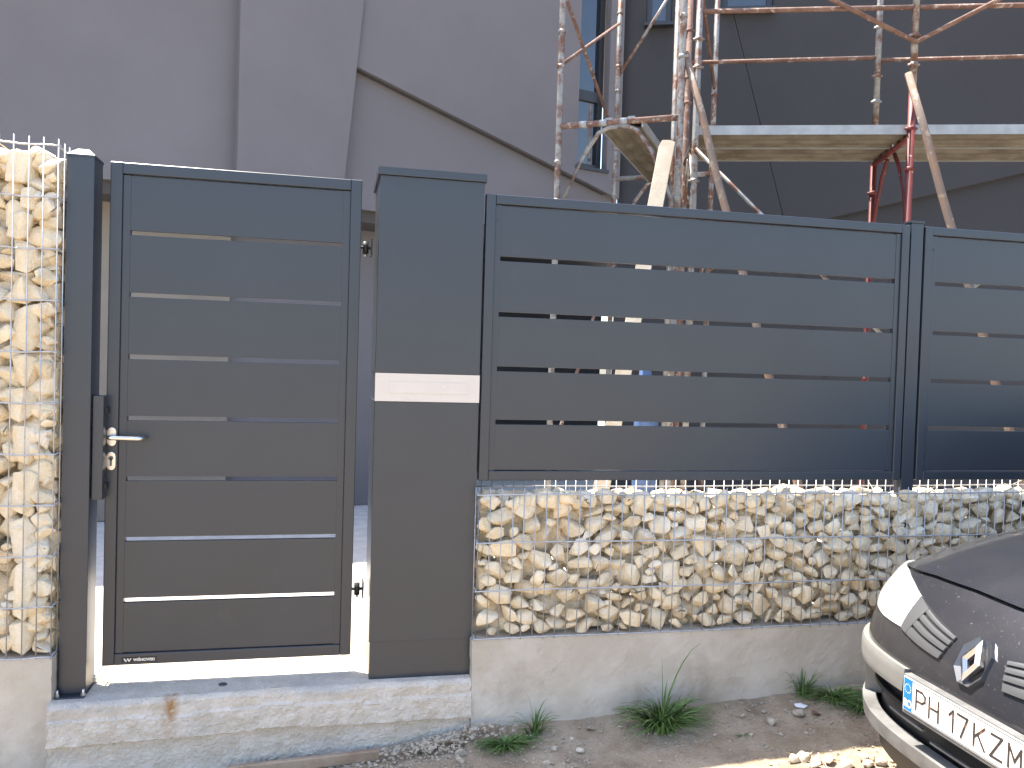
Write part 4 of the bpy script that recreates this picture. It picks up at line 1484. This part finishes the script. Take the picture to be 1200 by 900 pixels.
for i in range(24):
    px_, py_ = rnd.uniform(925, 1075), rnd.uniform(884, 900)
    v = drop(px_, py_)
    s_ = rnd.uniform(0.012, 0.032)
    o = MB().hull(free_rock((v.x, v.y, v.z + s_ * 0.4), s_ * 1.3, s_, s_ * 0.8, rnd), s_ * 0.12).build('rubble_stone', PEB, org=(v.x, v.y, v.z))
    tag(o, 'bright stone in the sunlit rubble strip beside the car bumper', 'stone', 'sunlit rubble by the bumper')
# crumbs and gravel: uncountable
mb = MB()
for i in range(2600):
    x = rnd.uniform(0.4, 4.0)
    y = -0.07 - abs(rnd.gauss(0, 0.30))
    s_ = rnd.choice((0.003, 0.004, 0.004, 0.006, 0.008))
    mb.hull(free_rock((x, y, gz(x, y) + s_ * 0.3), s_ * 1.2, s_, s_ * 0.8, rnd, 9))
for i in range(700):
    x = rnd.gauss(1.35, 0.16) if i % 3 else rnd.uniform(0.2, 1.5)
    y = -0.085 - abs(rnd.gauss(0, 0.05))
    s_ = rnd.choice((0.004, 0.006, 0.008, 0.012))
    mb.hull(free_rock((x, y, gz(x, y) + s_ * 0.4 + max(0, 0.04 - 0.4 * abs(y + 0.085)) * (1 if x > 1.1 else 0)), s_ * 1.2, s_, s_ * 0.8, rnd, 9))
o = mb.build('gravel', PEB, kind='stuff')
tag(o, 'fine gravel and concrete crumbs strewn over the dirt', 'gravel')
# old board at the foot of the step
a_ = Vector((0.50, -0.125, -0.318)); b_ = Vector((1.10, -0.115, -0.296))
d = b_ - a_
o = MB().obox(a_, d, Vector((0, 0.025, 0)), Vector((0, 0, 0.045))).build('old_board', OLDWOOD, org=a_, bev=0.004, seg=1)
tag(o, 'weathered brown board lying along the foot of the concrete step', 'board')


def tuft(px, py, label, n, h, spread, seed, m=GRASS, tall=(), wid=0.006):
    r_ = random.Random(seed)
    v = drop(px, py)
    mb = MB()
    spec = [(r_.uniform(0, 2 * math.pi), r_.uniform(0.35, 1.0) * h, r_.uniform(0.2, 1.0) * spread, wid * r_.uniform(0.6, 1.1), r_.uniform(0, spread * 0.35)) for _ in range(n)]
    spec += [(a, hh, sp, wid * 1.25, 0.0) for a, hh, sp in tall]
    for az, hh, sp, w, off in spec:
        d_ = Vector((math.cos(az), math.sin(az) * 0.75, 0))
        if d_.y > 0:
            d_.y *= 0.35
        sd_ = Vector((-d_.y, d_.x, 0)).normalized()
        base = Vector((v.x, v.y, 0)) + d_ * off
        base.z = gz(base.x, base.y) - 0.004
        L, Rr = [], []
        for k in range(7):
            t = k / 6
            p_ = base + d_ * (sp * t ** 1.5) + Vector((0, 0, hh * (t - 0.42 * t ** 3 * (sp / (hh + sp)) * 2.2)))
            ww = w * (1 - t ** 1.8) * 0.5 + 0.0003
            L.append(p_ - sd_ * ww)
            Rr.append(p_ + sd_ * ww)
        mid = [(a + b) / 2 + Vector((0, 0, -0.0012)) for a, b in zip(L, Rr)]
        mb.grid([L, mid, Rr])
    o = mb.build('grass_tuft', m, org=v)
    tag(o, label, 'grass')
    return o


tuft(776, 851, 'large green grass tuft with one tall blade at the foot of the long plinth', 260, 0.19, 0.24, 1, tall=((1.9, 0.34, 0.03), (0.3, 0.48, 0.18), (2.6, 0.24, 0.10), (2.9, 0.17, 0.18), (0.9, 0.2, 0.1), (2.2, 0.22, 0.06), (1.2, 0.26, 0.07), (0.1, 0.2, 0.2)), wid=0.012)
tuft(626, 856, 'small grass tuft with spiky blades beside the step corner', 44, 0.14, 0.12, 2, tall=((2.2, 0.21, 0.06), (0.9, 0.20, 0.10), (0.2, 0.12, 0.12), (2.9, 0.10, 0.12)), wid=0.009)
tuft(592, 874, 'low dense grass patch on the dirt right of the concrete step', 230, 0.075, 0.15, 3, wid=0.007)
tuft(975, 818, 'dark straggly weeds at the plinth foot left of the car', 190, 0.10, 0.19, 4, wid=0.008)
tuft(1012, 828, 'weeds half hidden under the corner of the car bumper', 190, 0.09, 0.18, 6, wid=0.008)
tuft(940, 812, 'thin weeds climbing the plinth behind the white litter', 60, 0.16, 0.10, 8, wid=0.007)
tuft(870, 862, 'sparse tiny grass sprouts in the middle of the dirt', 18, 0.03, 0.06, 9, wid=0.004)
for px_, py_, sc_, lab in ((938, 826, 0.026, 'crumpled white paper scrap lying in the weeds near the car'), (989, 826, 0.014, 'tiny white scrap in the weeds nearest the car bumper')):
    v = drop(px_, py_)
    o = MB().hull(free_rock((v.x, v.y, v.z + 0.012), sc_ * 1.4, sc_, sc_ * 0.6, rnd, 12)).build('paper_scrap', PAPER, org=v)
    tag(o, lab, 'litter')
v = drop(958, 838)
o = MB().hull(free_rock((v.x, v.y, v.z + 0.015), 0.035, 0.02, 0.016, rnd, 10), 0.002).build('brick_shard', RUST, org=v)
tag(o, 'orange brown brick shard beside the white paper scrap', 'brick')
